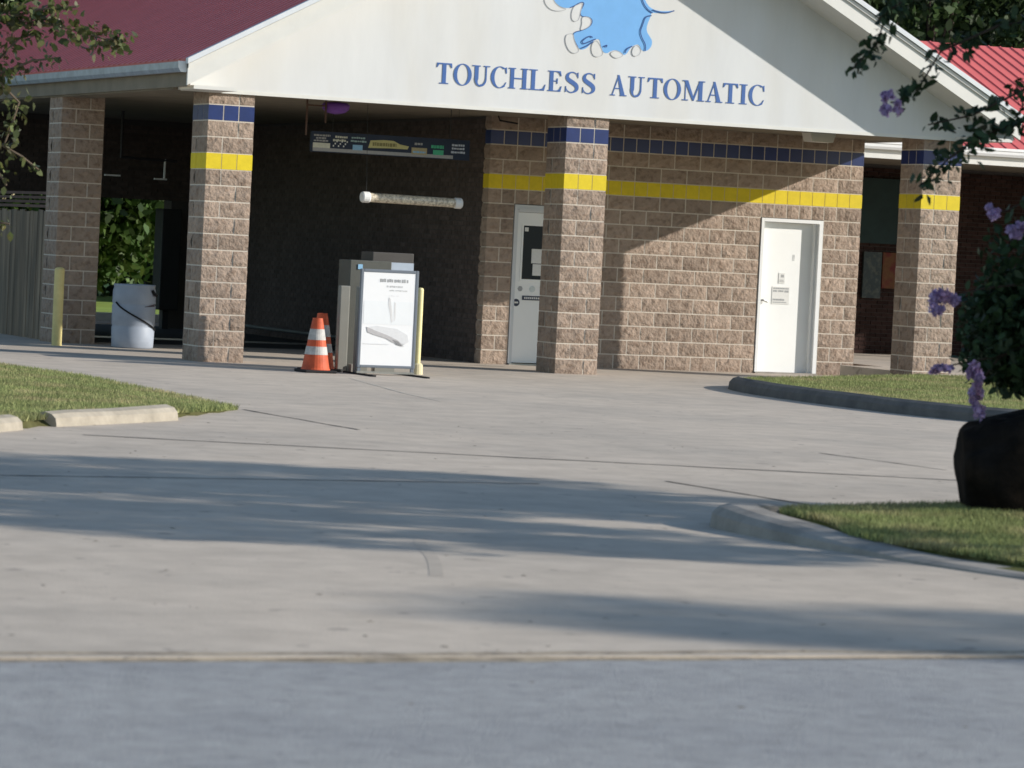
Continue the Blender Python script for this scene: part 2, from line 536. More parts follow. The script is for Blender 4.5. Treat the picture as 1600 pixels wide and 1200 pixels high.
# soil mound under the blades
def mound(poly_x0, x1, y0, y1, hf, inside, name, nx=50, ny=40):
    mb = MB(); v = []; f = []; ok = {}
    for i in range(nx+1):
        for j in range(ny+1):
            x = poly_x0+(x1-poly_x0)*i/nx; y = y0+(y1-y0)*j/ny
            z = hf(x, y)-.008+.01*noise.noise(Vector((x*3, y*3, 0)))
            if not inside(x, y): z = -.08
            v.append((x, y, z))
    for i in range(nx):
        for j in range(ny):
            a = i*(ny+1)+j
            f.append((a, a+ny+1, a+ny+2, a+1))
    mb.add(v, f)
    return struct(name, mb, SOIL, smooth=True)
def in_poly(poly):
    n = len(poly)
    def g(x, y):
        c = False
        for i in range(n):
            x1, y1 = poly[i]; x2, y2 = poly[(i+1) % n]
            if (y1 > y) != (y2 > y) and x < (x2-x1)*(y-y1)/(y2-y1)+x1: c = not c
        return c
    return g
gA = [(-4.12, -23.9), (-4.3, -24.5), (-4.24, -24.9), (-4.05, -25.4), (-3.85, -26.0), (-3.4, -27.6), (-2.7, -29.0), (14, -29.0), (14, -22.3), (-3.2, -23.02),
      (-3.95, -23.08), (-4.12, -23.3)]
mound(-4.6, 3, -29.0, -22.3, hA, in_poly(gA), 'island_soil', 90, 80)
grass_patch('grass', np.array(gA), hA, 11000, .036, .0048, 'rough sunlit grass on the island nearest the road', clip=((-5, -28.0), (0.2, -22)))

# far island (right, in front of the store room)
isB = [(7.3, -1.95), (6.4, -2.35), (5.85, -3.1), (5.5, -4.5), (5.35, -6.5), (5.35, -8.5), (5.7, -10), (7.5, -12.5), (16, -14),
       (16, -.35), (10.36, -.35), (9.2, -.9)]
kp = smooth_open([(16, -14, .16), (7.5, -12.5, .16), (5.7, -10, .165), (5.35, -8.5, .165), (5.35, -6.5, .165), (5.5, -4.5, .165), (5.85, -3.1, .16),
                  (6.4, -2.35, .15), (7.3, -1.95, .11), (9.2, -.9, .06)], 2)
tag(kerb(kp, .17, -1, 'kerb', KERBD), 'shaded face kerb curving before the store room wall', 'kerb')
gB = [(7.2, -2.1), (6.5, -2.55), (6.02, -3.2), (5.68, -4.5), (5.52, -6.5), (5.52, -8.5), (5.86, -9.9), (7.6, -12.3), (16, -13.8), (16, -.45), (10.3, -.45), (9.2, -1.0)]
hB = lambda x, y: .13+.02*math.sin(x*.7)
mound(5.4, 15.9, -13.6, -.4, hB, in_poly(gB), 'island_soil', 90, 90)
grass_patch('grass', np.array(gB), hB, 2600, .045, .008, 'dry green grass on the far island before the store room', clip=((5, -12), (15.5, 0)))

# left island
isC = [(-3.3, -8.5), (-3.4, -11.3), (-4.55, -12.9), (-6.0, -14.35), (-7.3, -15.9), (-16, -18), (-16, -1), (-3.8, -2.6), (-3.45, -3.9), (-3.2, -5.6)]
isC = isC[::-1]
hC = lambda x, y: .012+.055*min(1, max(0, (-3.4-x)/1.5))
mound(-12, -3.1, -17, -1, hC, in_poly(isC), 'island_soil', 90, 90)
grass_patch('grass', np.array(isC), hC, 3400, .048, .007, 'green and brown grass on the left island', clip=((-10.5, -17), (-3, -1.5)))
kerb([(-4.62, -13.22, .135), (-4.95, -13.56, .13), (-5.4, -13.98, .125), (-5.9, -14.42, .13), (-6.12, -14.62, .12)], .17, -1, 'kerb', KERBL)
tag(bpy.data.objects[-1] if False else COL.objects[-1], 'short pale kerb block edging the left grass island', 'kerb')
kerb([(-6.55, -15.15, .12), (-6.8, -15.45, .12), (-7.3, -16.0, .12), (-9.5, -17.2, .12)], .17, -1, 'kerb', KERBL)
tag(COL.objects[-1], 'broken kerb end at the left edge past the dirt gap', 'kerb')

# raised walkway under the right pillar
struct('walkway', MB().prism_z([(10.44, -.33), (20, -.33), (20, 8.4), (11.15, 8.4), (11.15, 2.2), (10.44, 2.2)], -.02, .17), CONC)

# ------------------------------------------------------------------ the car wash building
c, J = .2032, .0155
H17 = 17*c
def zc(k): return (17-k)*c        # z of mortar line k from the top
bld = thing('car_wash', 'car wash with white gable, brown block pillars and crimson metal roof', 'car wash')
def part(name, parent=bld):
    o = bpy.data.objects.new(name, None); COL.objects.link(o); o.parent = parent
    return o

def rough_block(L, D, H, ends, seed, amp=.019):
    """split-face block: rough -y face, and rough +x / -x ends where asked. local origin at low front-left corner."""
    rnd = random.Random(seed)
    off = Vector((rnd.uniform(0, 99), rnd.uniform(0, 99), rnd.uniform(0, 99)))
    nx = max(3, int(round(L/.066))); nz = 4; ny = 3
    verts = {}; V = []; F = []
    def vid(i, j, k):
        key = (i, j, k)
        if key in verts: return verts[key]
        x = L*i/nx; y = D*j/ny; z = H*k/nz
        edge = (k in (0, nz))
        px, py, pz = x, y, z
        nn = noise.noise(Vector((x*11, y*11, z*13))+off)+.5*noise.noise(Vector((x*27, y*27, z*27))+off)
        d = amp*(.75+.95*nn)
        if edge: d = .007+.003*abs(nn)
        lim = .007 if edge or i in (0, nx) else .009
        if j == 0:
            dd = d if i not in (0, nx) else d*.35
            py -= max(lim, dd)
        if i == 0 and 'l' in ends: px -= max(lim, d*(.35 if j == 0 else 1))
        if i == nx and 'r' in ends: px += max(lim, d*(.35 if j == 0 else 1))
        verts[key] = len(V); V.append((px, py, pz))
        return verts[key]
    for i in range(nx):
        for k in range(nz):
            F.append((vid(i, 0, k), vid(i+1, 0, k), vid(i+1, 0, k+1), vid(i, 0, k+1)))
    for j in range(ny):
        for k in range(nz):
            if 'l' in ends: F.append((vid(0, j+1, k), vid(0, j, k), vid(0, j, k+1), vid(0, j+1, k+1)))
            if 'r' in ends: F.append((vid(nx, j, k), vid(nx, j+1, k), vid(nx, j+1, k+1), vid(nx, j, k+1)))
    o = len(V)
    V += [(0, 0, 0), (L, 0, 0), (L, D, 0), (0, D, 0), (0, 0, H), (L, 0, H), (L, D, H), (0, D, H)]
    F += [(o, o+3, o+2, o+1), (o+4, o+5, o+6, o+7), (o+2, o+3, o+7, o+6)]
    if 'l' not in ends: F.append((o+3, o, o+4, o+7))
    if 'r' not in ends: F.append((o+1, o+2, o+6, o+5))
    me = bpy.data.meshes.new('block'); me.from_pydata(V, [], F); me.materials.append(BLOCK)
    return me
Lf, Lh, Dp, Hh = 2*c-J, c-J, c-J, c-J
FULL = [rough_block(Lf, Dp, Hh, '', 10+i) for i in range(8)]
HALF = [rough_block(Lh, Dp, Hh, '', 30+i) for i in range(6)]
PA = [rough_block(Lf, Dp, Hh, 'l', 50+i) for i in range(6)]
PB = [rough_block(Lf, Dp, Hh, 'r', 70+i) for i in range(6)]
WEND = [rough_block(Lf, Dp, Hh, 'r', 90+i) for i in range(3)]
WLEFT = [rough_block(Lf, Dp, Hh, 'l', 110+i) for i in range(3)]
WHLEFT = [rough_block(Lh, Dp, Hh, 'l', 115+i) for i in range(3)]
WHEND = [rough_block(Lh, Dp, Hh, 'r', 95+i) for i in range(3)]
def tile_mesh(m, l=0, r=0, e=0):
    w = c-J
    return MB().box(-l-e*.7, w+r+e*.7, -.0085, w, -e, w+e).mesh('tile', m)
# plain, left corner and right corner tiles; the painted yellow ones fill more of their joint
TB = [tile_mesh(BLUE), tile_mesh(BLUE, l=.008), tile_mesh(BLUE, r=.008)]
TYW = [tile_mesh(YEL, e=.0045), tile_mesh(YEL, l=.007, e=.0045), tile_mesh(YEL, r=.007, e=.0045)]

def join_meshes(name, items, m, parent, **props):
    """items: list of (mesh, Matrix) -> one object"""
    V = []; F = []
    for me, mx in items:
        o = len(V)
        V += [tuple(mx @ v.co) for v in me.vertices]
        F += [tuple(i+o for i in p.vertices) for p in me.polygons]
    mm = bpy.data.meshes.new(name); mm.from_pydata(V, [], F); mm.materials.append(m)
    return link(name, mm, parent, **props)

def pillar(x, y, tiles=True, single=True):
    p = part('pillar'); p.location = (x, y, 0)
    core = MB().box(-.0045, 3*c-J+.0045, -.0045, 3*c-J+.0045, -.05, H17-.03)
    core.obj('mortar', MORTAR, p)
    hidden = []
    S = 3*c-J
    for k in range(17):
        z = zc(k+1)
        if tiles and k in (1, 4):
            me = TB if k == 1 else TYW
            for i in range(3):
                for j in range(3):
                    if i == 1 and j == 1: continue
                    # faces outward: rotate so the tile's front (-y) faces out
                    if j == 0: loc, r = (i*c, 0, z), 0
                    elif j == 2: loc, r = (i*c+c-J, S, z), math.pi
                    elif i == 0: loc, r = (0, j*c+c-J, z), -math.pi/2
                    else: loc, r = (S, j*c, z), math.pi/2
                    if i == 0 and j == 2: loc, r = (0, S, z), -math.pi/2
                    if i == 2 and j == 2: loc, r = (S, j*c, z), math.pi/2
                    kind_ = 1 if (i, j) in ((0, 0), (0, 2)) else 2 if (i, j) in ((2, 0), (2, 2)) else 0
                    link('tile', me[kind_], p, loc, rotz=r)
            continue
        A = (k % 2 == 0)
        V4 = PA if A else PB
        if A:
            pl = [((0, 0), 0, True), ((S, 0), math.pi/2, True), ((S, S), math.pi, False), ((0, S), -math.pi/2, True)]
        else:
            pl = [((c, 0), 0, True), ((S, c), math.pi/2, False), ((S-c, S), math.pi, True), ((0, S-c), -math.pi/2, True)]
        for (lx, ly), r, vis in pl:
            me = random.choice(V4)
            if vis and single: link('block', me, p, (lx, ly, z), rotz=r)
            else: hidden.append((me, Matrix.Translation((lx, ly, z)) @ Matrix.Rotation(r, 4, 'Z')))
    if hidden:
        join_meshes('blockwork', hidden, BLOCK, p, kind='stuff')
    return p
pillar(0, 0); pillar(4.949, 0); pillar(10.351, 0)
pillar(-.43, 5.0, tiles=False, single=False)

# ---- store room front wall with two doors
WL, WR, WY = 10.903-29*c, 10.903, 2.6416
wall = part('wall'); wall.location = (0, WY, 0)
DOORS = [(2, 7), (21, 26)]           # in 8 inch units from the left
def seg_core(a, b, z0, z1, m=MORTAR, yy=-.0045):
    MB().box(WL+a*c-.002+(.006 if a == 0 else 0), WL+b*c-J+.002-(.002 if b == 29 else 0), yy, .185, z0, z1).obj('mortar', m, wall)
seg_core(0, 29, zc(6), H17-.03)
seg_core(0, 2, -.05, zc(6)); seg_core(7, 21, -.05, zc(6)); seg_core(26, 29, -.05, zc(6))
for k in range(17):
    z = zc(k+1)
    if k in (1, 4):
        for i in range(29):
            link('tile', (TB if k == 1 else TYW)[1 if i == 0 else 2 if i == 28 else 0], wall, (WL+i*c, 0, z))
        continue
    lastj = 1 if k % 2 == 0 else 2          # first joint from the right end
    edges = [29]
    e = 29-lastj
    while e > 0: edges.append(e); e -= 2
    edges.append(0)
    if k == 5:
        edges += list(range(2, 8))+list(range(21, 27))
    if k >= 6:
        edges += [2, 7, 21, 26]
    edges = sorted(set(edges))
    for a, b in zip(edges[:-1], edges[1:]):
        if k >= 6 and any(a >= d0 and b <= d1 for d0, d1 in DOORS): continue
        full = (b-a) == 2
        if b == 29: me = random.choice(WEND if full else WHEND)
        elif a == 0: me = random.choice(WLEFT if full else WHLEFT)
        else: me = random.choice(FULL if full else HALF)
        link('block', me, wall, (WL+a*c, 0, z))

# ---- brick walls (modular brick as real relief, joined)
def brickwork(name, u0, u1, z0, z1, place, m, parent, L=.194, Hb=.057, jt=.011, **props):
    mb = MB(); r = 0; z = z0
    while z+Hb <= z1:
        x = u0-(L+jt)/2*(r % 2)
        while x < u1:
            a, b = max(x, u0), min(x+L, u1)
            if b-a > .03:
                q = [place(a, 0, z), place(b, 0, z), place(b, 0, z+Hb), place(a, 0, z+Hb)]
                q2 = [place(a, 1, z), place(b, 1, z), place(b, 1, z+Hb), place(a, 1, z+Hb)]
                mb.add(q+q2, [(0, 1, 2, 3), (0, 4, 5, 1), (1, 5, 6, 2), (2, 6, 7, 3), (3, 7, 4, 0)])
            x += L+jt
        z += Hb+jt; r += 1
    return mb.obj(name, m, parent, kind='stuff')
YE = 13.55
body = MB()
body.box(WL+.02, WL+.19, WY+.192, YE, -.05, H17-.03)
body.box(WL+.19, WR-.03, YE-.2, YE, -.05, H17-.03)
body.box(WR-.21, WR-.02, WY+.19, YE-.2, -.05, H17-.03)
bwall = body.obj('side_wall', DMORT, bld)
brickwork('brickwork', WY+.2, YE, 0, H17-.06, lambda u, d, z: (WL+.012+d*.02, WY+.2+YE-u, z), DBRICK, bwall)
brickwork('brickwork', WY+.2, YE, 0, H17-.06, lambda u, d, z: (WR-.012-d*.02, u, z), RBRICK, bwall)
# block return at the bay corner
for k in range(17):
    pass

# ---- doors
def door1():
    x0, x1 = WL+2*c, WL+7*c-J
    d = part('door'); d.location = (0, WY, 0)
    zt = zc(6)-.01
    f = MB().box(x0, x0+.055, -.012, .12, 0, zt).box(x1-.055, x1, -.012, .12, 0, zt).box(x0+.055, x1-.055, -.0125, .12, zt-.10, zt)
    f.box(x0+.055, x1-.055, -.03, -.0125, zt-.075, zt-.055)
    f.obj('frame', FRAMEW, d)
    lx0, lx1 = x0+.06, x1-.06
    lf = MB()
    wx0, wx1, wz0, wz1 = 5.565, lx1-.14, 1.185, 1.95
    lf.box(lx0, wx0, .02, .06, .03, zt-.105).box(wx1, lx1, .02, .06, .03, zt-.105)
    lf.box(wx0, wx1, .02, .06, .03, wz0).box(wx0, wx1, .02, .06, wz1, zt-.105)
    leaf = lf.obj('leaf', DOORW, d)
    MB().box(wx0, wx1, .035, .045, wz0, wz1).obj('window_pane', GLASS, d)
    w = MB()
    for a, b, e, g in ((wx0-.015, wx0+.01, wz0-.015, wz1+.015), (wx1-.01, wx1+.015, wz0-.015, wz1+.015)):
        w.box(a, b, .012, .03, e, g)
    w.box(wx0+.01, wx1-.01, .012, .03, wz0-.015, wz0+.01).box(wx0+.01, wx1-.01, .012, .03, wz1-.01, wz1+.015)
    w.obj('window_frame', DOORW, d)
    MB().box(5.60, 5.655, .030, .034, 1.86, 1.915).obj('sticker', PAPER, d)
    MB().box(5.72, 5.90, .030, .034, 1.42, 1.62).box(5.745, 5.90, .0295, .0335, 1.25, 1.41).box(5.735, 5.88, .029, .033, 1.43, 1.30+.2).obj('paper_notice', PAPER, d)
    MB().lathe([(.052, 0), (.05, .004)], n=16).obj('round_sticker', INK, d).matrix_local = Matrix.Translation((5.515, .019, .865)) @ Matrix.Rotation(math.pi/2, 4, 'X')
    MB().box(5.487, 5.543, .0125, .0148, .855, .878).obj('sticker', PAPER, d)
    o = MB().lathe([(.04, 0), (.038, .003)], n=6).obj('round_sticker', INKG, d); o.matrix_local = Matrix.Translation((5.565, .019, 1.06)) @ Matrix.Rotation(math.pi/2, 4, 'X')
    o = MB().lathe([(.045, 0), (.044, .003)], n=18).obj('round_sticker', mat('pale_seal', (.60, .66, .66), .6, .1, 20), d); o.matrix_local = Matrix.Translation((5.75, .019, 1.06)) @ Matrix.Rotation(math.pi/2, 4, 'X')
    MB().box(5.60, 5.93, .012, .019, .905, .965).obj('plate', INK, d)
    t = MB()
    for i in range(9): t.box(5.63+i*.03, 5.65+i*.03, .009, .012, .922, .948)
    t.obj('plate_print', PAPER, d, kind='stuff')
    MB().box(x0, x1, -.06, .12, -.01, .018).obj('threshold', STEEL, d)
door1()
def door2():
    x0, x1 = WL+21*c, WL+26*c-J
    d = part('door'); d.location = (0, WY, 0)
    zt = zc(6)-.008
    f = MB().box(x0, x0+.045, -.02, .15, 0, zt).box(x1-.06, x1, -.02, .15, 0, zt).box(x0+.045, x1-.06, -.021, .15, zt-.05, zt)
    f.box(x1-.10, x1-.06, .03, .15, 0, zt-.05)
    f.obj('frame', mat('door_frame_white', (.78, .79, .79), .5, .02, 5), d)
    MB().box(x0+.048, x1-.10, .10, .14, .02, zt-.053).obj('leaf', DOORW, d)
    h = MB().lathe([(.038, 0), (.038, .012), (.018, .014), (.018, .05)], n=14)
    o = h.obj('handle', STEEL, d); o.matrix_local = Matrix.Translation((9.345, .10, 1.04)) @ Matrix.Rotation(math.pi/2, 4, 'X')
    MB().tube([(9.345, .05, 1.04), (9.40, .05, 1.05), (9.47, .055, 1.03)], .017, 8).obj('handle', STEEL, d)
    o = MB().lathe([(.03, 0), (.026, .015)], n=14).obj('deadbolt', STEEL, d); o.matrix_local = Matrix.Translation((9.345, .10, 1.25)) @ Matrix.Rotation(math.pi/2, 4, 'X')
    def notice(xa, xb, za, zb, rows):
        n = MB().box(xa, xb, .093, .099, za, zb).obj('notice', PAPER, d)
        t = MB()
        for (ra, rb, xs, xe) in rows:
            x = xs
            while x < xe:
                w = random.uniform(.012, .028)
                t.box(x, min(x+w, xe), .091, .0928, ra, rb); x += w+.006
        t.obj('print', INKG, n, kind='stuff')
    notice(9.655, 9.755, 1.30, 1.45, [(1.385, 1.425, 9.69, 9.735), (1.34, 1.35, 9.67, 9.74), (1.32, 1.33, 9.67, 9.74)])
    notice(9.56, 9.84, 1.00, 1.25, [(1.215, 1.235, 9.575, 9.83), (1.175, 1.20, 9.575, 9.64), (1.175, 1.20, 9.66, 9.74), (1.17, 1.20, 9.76, 9.825),
                                    (1.05, 1.075, 9.575, 9.76), (1.02, 1.032, 9.575, 9.80)])
    MB().box(9.86, 9.90, .0985, .0995, 1.63, 1.72).obj('scuff', mat('scuff', (.55, .56, .56), .7, .2, 40), d)
    MB().box(x0, x1, -.05, .15, -.01, .02).obj('threshold', KERB, d)
door2()

# ---- roof and gable
XC, ZR, P_ = 5.475, 6.94, .53
XL, XR_ = -.52, 11.47
def zr(x): return ZR-P_*abs(x-XC)
def gable_band(mb, y0, y1, hi, lo, xl=XL, xr=XR_):
    pts = [(xl, zr(xl)+lo), (XC, ZR+lo), (xr, zr(xr)+lo), (xr, zr(xr)+hi), (XC, ZR+hi), (xl, zr(xl)+hi)]
    v = [(x, y0, z) for x, z in pts]+[(x, y1, z) for x, z in pts]
    mb.add(v, [(0, 1, 4, 5), (1, 2, 3, 4), (6, 11, 10, 7), (7, 10, 9, 8), (0, 6, 7, 1), (1, 7, 8, 2), (2, 8, 9, 3), (3, 9, 10, 4), (4, 10, 11, 5), (5, 11, 6, 0)])
    return mb
roof = gable_band(MB(), -.69, 18.3, .0, -.05).obj('roof', REDR, bld)
# ribs on both slopes
def rib_mesh(sgn):
    x0, x1 = (XL-.015, XC-.05) if sgn < 0 else (XC+.05, XR_+.015)
    v = []
    for x in (x0, x1):
        z = zr(x)
        for dy, dz in ((-.022, .0), (-.010, .013), (.010, .013), (.022, .0)): v.append((x, dy, z+dz))
    return MB().add(v, [(0, 1, 5, 4), (1, 2, 6, 5), (2, 3, 7, 6), (0, 3, 2, 1), (4, 5, 6, 7)]).mesh('rib', REDR)
RL, RR = rib_mesh(-1), rib_mesh(1)
for i in range(82):
    link('rib', RL, roof, (0, -.55+i*.2286, 0))
for i in range(60):
    link('rib', RR, roof, (0, -.55+i*.2286, 0))
r = part('rake_board')
b = MB(); gable_band(b, -.66, -.62, -.12, -.33); b.obj('board', TRIM, r)
b = MB(); gable_band(b, -.685, -.62, -.066, -.1195); b.obj('moulding', TRIM, r)
b = MB(); gable_band(b, -.715, -.62, .012, -.058, XL-.02, XR_+.02); b.obj('cap_strip', mat('cap_metal', (.66, .69, .72), .45, .05, 6, spec=.5), r)
b = MB(); gable_band(b, -.655, -.62, -.058, -.125); b.obj('backing', TRIM, r)
# rake soffit
pts = []
b = MB(); gable_band(b, -.62, -.05, -.30, -.33, -.36, 11.31); b.obj('rake_soffit', TRIM, bld)
# pediment
def zs(x): return zr(x)-.305
xa, xb = -.40, 11.35
ped = part('pediment')
MB().prism_y([(xa, 3.40), (xb, 3.40), (xb, zs(xb)), (XC, zs(XC)), (xa, zs(xa))], -.05, .06).obj('panel', WHITE, ped)
MB().box(xa, xb, -.058, -.0505, 3.385, 3.43).obj('bottom_strip', TRIM, ped)
for sx in (-1, 1):     # little horizontal return at the gable ends
    x0, x1 = (xa-.02, xa+.55) if sx < 0 else (xb-.55, xb+.02)
    MB().box(x0, x1, -.62, -.0585, 3.395, 3.44).obj('return_board', TRIM, ped)
# letters
class Let:
    def __init__(s, x0, x1, z0, h):
        s.x0, s.w, s.z0, s.h = x0, x1-x0, z0, h; s.mb = MB(); s.n = 0
    def poly(s, pts):
        y = -.056-.0006*s.n; s.n += 1
        P = [(s.x0+px*s.w, s.z0+pz*s.h) for px, pz in pts]
        s.mb.prism_y(P, y, -.0502)
    def bar(s, a, b, c_, d): s.poly([(a, c_), (b, c_), (b, d), (a, d)])
    def ring(s, cx, cz, ro, rz, ri, rzi, t0, t1, n=28):
        for i in range(n):
            pass
        T = [t0+(t1-t0)*i/n for i in range(n+1)]
        y = -.056-.0006*s.n; s.n += 1
        v = []
        for t in T:
            v.append((s.x0+(cx+ro*math.cos(t))*s.w, y, s.z0+(cz+rz*math.sin(t))*s.h))
            v.append((s.x0+(cx+ri*math.cos(t))*s.w, y, s.z0+(cz+rzi*math.sin(t))*s.h))
        s.mb.add(v, [(2*i, 2*i+2, 2*i+3, 2*i+1) for i in range(n)])
    def stroke(s, pts, ws):
        y = -.056-.0006*s.n; s.n += 1
        P = [Vector((s.x0+a*s.w, s.z0+b*s.h)) for a, b in pts]
        v = []
        for i, p in enumerate(P):
            d = (P[min(i+1, len(P)-1)]-P[max(i-1, 0)]).normalized()
            n = Vector((-d.y, d.x))*ws[i]*s.h
            v.append((p.x+n.x, y, p.y+n.y)); v.append((p.x-n.x, y, p.y-n.y))
        s.mb.add(v, [(2*i, 2*i+2, 2*i+3, 2*i+1) for i in range(len(P)-1)])
def letter(ch, x0, x1, z0, h):
    l = Let(x0, x1, z0, h); w = x1-x0
    st = .20*h/w; th = .045; sf = .05; pi = math.pi
    if ch == 'T':
        l.bar(.5-st/2, .5+st/2, sf, 1-.07); l.bar(.02, .98, .93, 1); l.bar(.5-st*1.15, .5+st*1.15, 0, sf)
        l.poly([(.0, .78), (.05, .78), (.16, .93), (.02, .94)]); l.poly([(1, .78), (.95, .78), (.84, .93), (.98, .94)])
    elif ch == 'I':
        st = .20*h/w
        l.bar(.5-st/2, .5+st/2, sf, 1-sf); l.bar(0, 1, 0, sf); l.bar(0, 1, 1-sf, 1)
    elif ch == 'O':
        l.ring(.5, .5, .5, .53, .5-st*.95, .53-th, 0, 2*pi, 48)
    elif ch == 'C':
        l.ring(.56, .5, .56, .53, .56-st*.95, .53-th, .30*pi, 1.72*pi, 40)
        l.poly([(.86, .97), (.97, 1.0), (.99, .70), (.93, .70)])
        l.poly([(.80, .10), (.86, .06), (.98, .26), (.95, .28)])
    elif ch == 'U':
        s2 = .07*h/w
        l.bar(.14, .14+st, .36, 1-sf); l.bar(.82-s2, .82, .36, 1-sf)
        l.bar(0, .14+st*1.5, 1-sf, 1); l.bar(.64, 1, 1-sf, 1)
        cx = (.14+.82)/2; ro = (.82-.14)/2
        # half ring thick on the left, thin on the right
        pts = []; ws = []
        for i in range(21):
            t = pi+pi*i/20
            wl = (.10*(1-i/20)+.035*(i/20)+.0)*1.0
            wl = wl*(1-.55*math.sin(pi*i/20)*(1 if i < 10 else .2))
            rr = ro-wl*h/w
            pts.append((cx+rr*math.cos(t), .37+(.39-wl)*math.sin(t))); ws.append(wl)
        l.stroke(pts, ws)
    elif ch == 'H':
        a, b_ = .17, .83
        l.bar(a-st/2, a+st/2, sf, 1-sf); l.bar(b_-st/2, b_+st/2, sf, 1-sf); l.bar(a+st/2, b_-st/2, .47, .53)
        for x in (a, b_):
            l.bar(x-st*.9, x+st*.9, 0, sf); l.bar(x-st*.9, x+st*.9, 1-sf, 1)
    elif ch == 'L':
        a = .27
        l.bar(a-st/2, a+st/2, sf, 1-sf); l.bar(a-st*1.1, a+st*1.1, 1-sf, 1); l.bar(a-st*1.1, .93, 0, sf)
        l.poly([(.62, .05), (.93, .0501), (1.0, .30), (.96, .30), (.86, .12)])
    elif ch == 'E':
        a = .26
        l.bar(a-st/2, a+st/2, sf, 1-sf); l.bar(a-st*.95, .93, 0, sf); l.bar(a-st*.95, .90, 1-sf, 1)
        l.bar(a+st/2, .70, .48, .53); l.poly([(.64, .38), (.70, .38), (.70, .64), (.64, .64)])
        l.poly([(.66, .05), (.93, .0501), (1.0, .27), (.95, .27), (.85, .12)]); l.poly([(.66, .95), (.90, .95), (.96, .76), (.91, .76), (.82, .89)])
    elif ch == 'A':
        l.poly([(.40, 1.02), (.52, 1.02), (.90, .05), (.90-st*1.15, .05)])
        l.poly([(.42, .93), (.46, .86), (.14, .05), (.08, .05)])
        l.bar(.22, .72, .33, .38); l.bar(-.02, .28, 0, sf); l.bar(.60, 1.02, 0, sf)
    elif ch == 'M':
        s1 = .045*h/w
        l.bar(.11, .11+s1, sf, .95); l.bar(.90-st, .90, sf, 1-sf)
        l.poly([(.06, 1.0), (.06+st*1.05, 1.0), (.545, .06), (.47, .0)])
        l.poly([(.47, .06), (.52, .0), (.80, .93), (.745, .96)])
        l.bar(0, .26, 0, sf); l.bar(.86-st*1.1, 1, 0, sf); l.bar(0, .10, 1-sf, 1); l.bar(.74, 1, 1-sf, 1)
    elif ch == 'S':
        pts = [(.88, .80), (.80, .93), (.55, 1.0), (.28, .95), (.14, .80), (.18, .65), (.40, .55), (.65, .45), (.85, .34), (.88, .18), (.72, .05), (.45, -.01), (.20, .06), (.08, .20)]
        ws = [.02, .022, .028, .045, .085, .10, .11, .11, .105, .085, .045, .028, .022, .02]
        # smooth
        P = [(*p, w_) for p, w_ in zip(pts, ws)]
        P = smooth_open(P, 2)
        l.stroke([(a, b_) for a, b_, _ in P], [w_ for *_, w_ in P])
        l.poly([(.86, .98), (.94, 1.0), (.95, .72), (.90, .72)]); l.poly([(.04, .0), (.11, .03), (.10, .30), (.05, .30)])
    return l.mb.obj('letter', LETB, ped)
LET = [('T', 3.039, 3.256), ('O', 3.278, 3.533), ('U', 3.54, 3.789), ('C', 3.804, 4.031), ('H', 4.061, 4.327), ('L', 4.341, 4.586), ('E', 4.616, 4.817), ('S', 4.862, 5.064), ('S', 5.109, 5.304), ('A', 5.529, 5.757), ('U', 5.781, 6.018), ('T', 6.066, 6.288), ('O', 6.304, 6.559), ('M', 6.583, 6.911), ('A', 6.943, 7.177), ('T', 7.185, 7.411), ('I', 7.436, 7.549), ('C', 7.574, 7.81)]
for ch, a, b_ in LET:
    letter(ch, a, b_, 3.692, .268)
# emblem: pale blue splash with white drops
EMB = [(4.617, 4.932), (4.632, 4.878), (4.679, 4.841), (4.756, 4.793), (4.861, 4.787), (4.934, 4.819), (5.007, 4.865), (5.051, 4.882), (5.082, 4.87), (5.069, 4.829), (5.028, 4.758), (5.047, 4.691), (5.136, 4.697), (5.198, 4.675), (5.215, 4.635), (5.188, 4.578), (5.086, 4.517), (4.953, 4.48), (4.948, 4.426), (4.975, 4.36), (5.04, 4.269), (5.085, 4.258), (5.159, 4.29), (5.229, 4.377), (5.288, 4.415), (5.333, 4.411), (5.353, 4.331), (5.387, 4.251), (5.449, 4.235), (5.507, 4.273), (5.567, 4.29), (5.613, 4.28), (5.661, 4.242), (5.707, 4.231), (5.743, 4.261), (5.778, 4.318), (5.821, 4.362), (5.881, 4.387), (5.92, 4.369), (5.946, 4.316), (5.993, 4.298), (6.053, 4.323), (6.095, 4.381), (6.099, 4.45), (6.058, 4.502), (6.008, 4.567), (6.011, 4.65), (6.059, 4.763), (6.071, 4.818), (6.132, 4.816), (6.224, 4.816), (6.315, 4.833), (6.398, 4.869), (6.314, 4.852), (6.192, 4.844), (6.084, 4.861), (6.005, 4.91), (5.937, 5.028),
       (6.02, 5.2), (6.15, 5.42), (6.0, 5.5), (5.83, 5.40), (5.72, 5.62), (5.55, 5.42), (5.36, 5.72), (5.22, 5.42), (4.98, 5.56), (4.95, 5.30), (4.68, 5.30), (4.74, 5.10)]
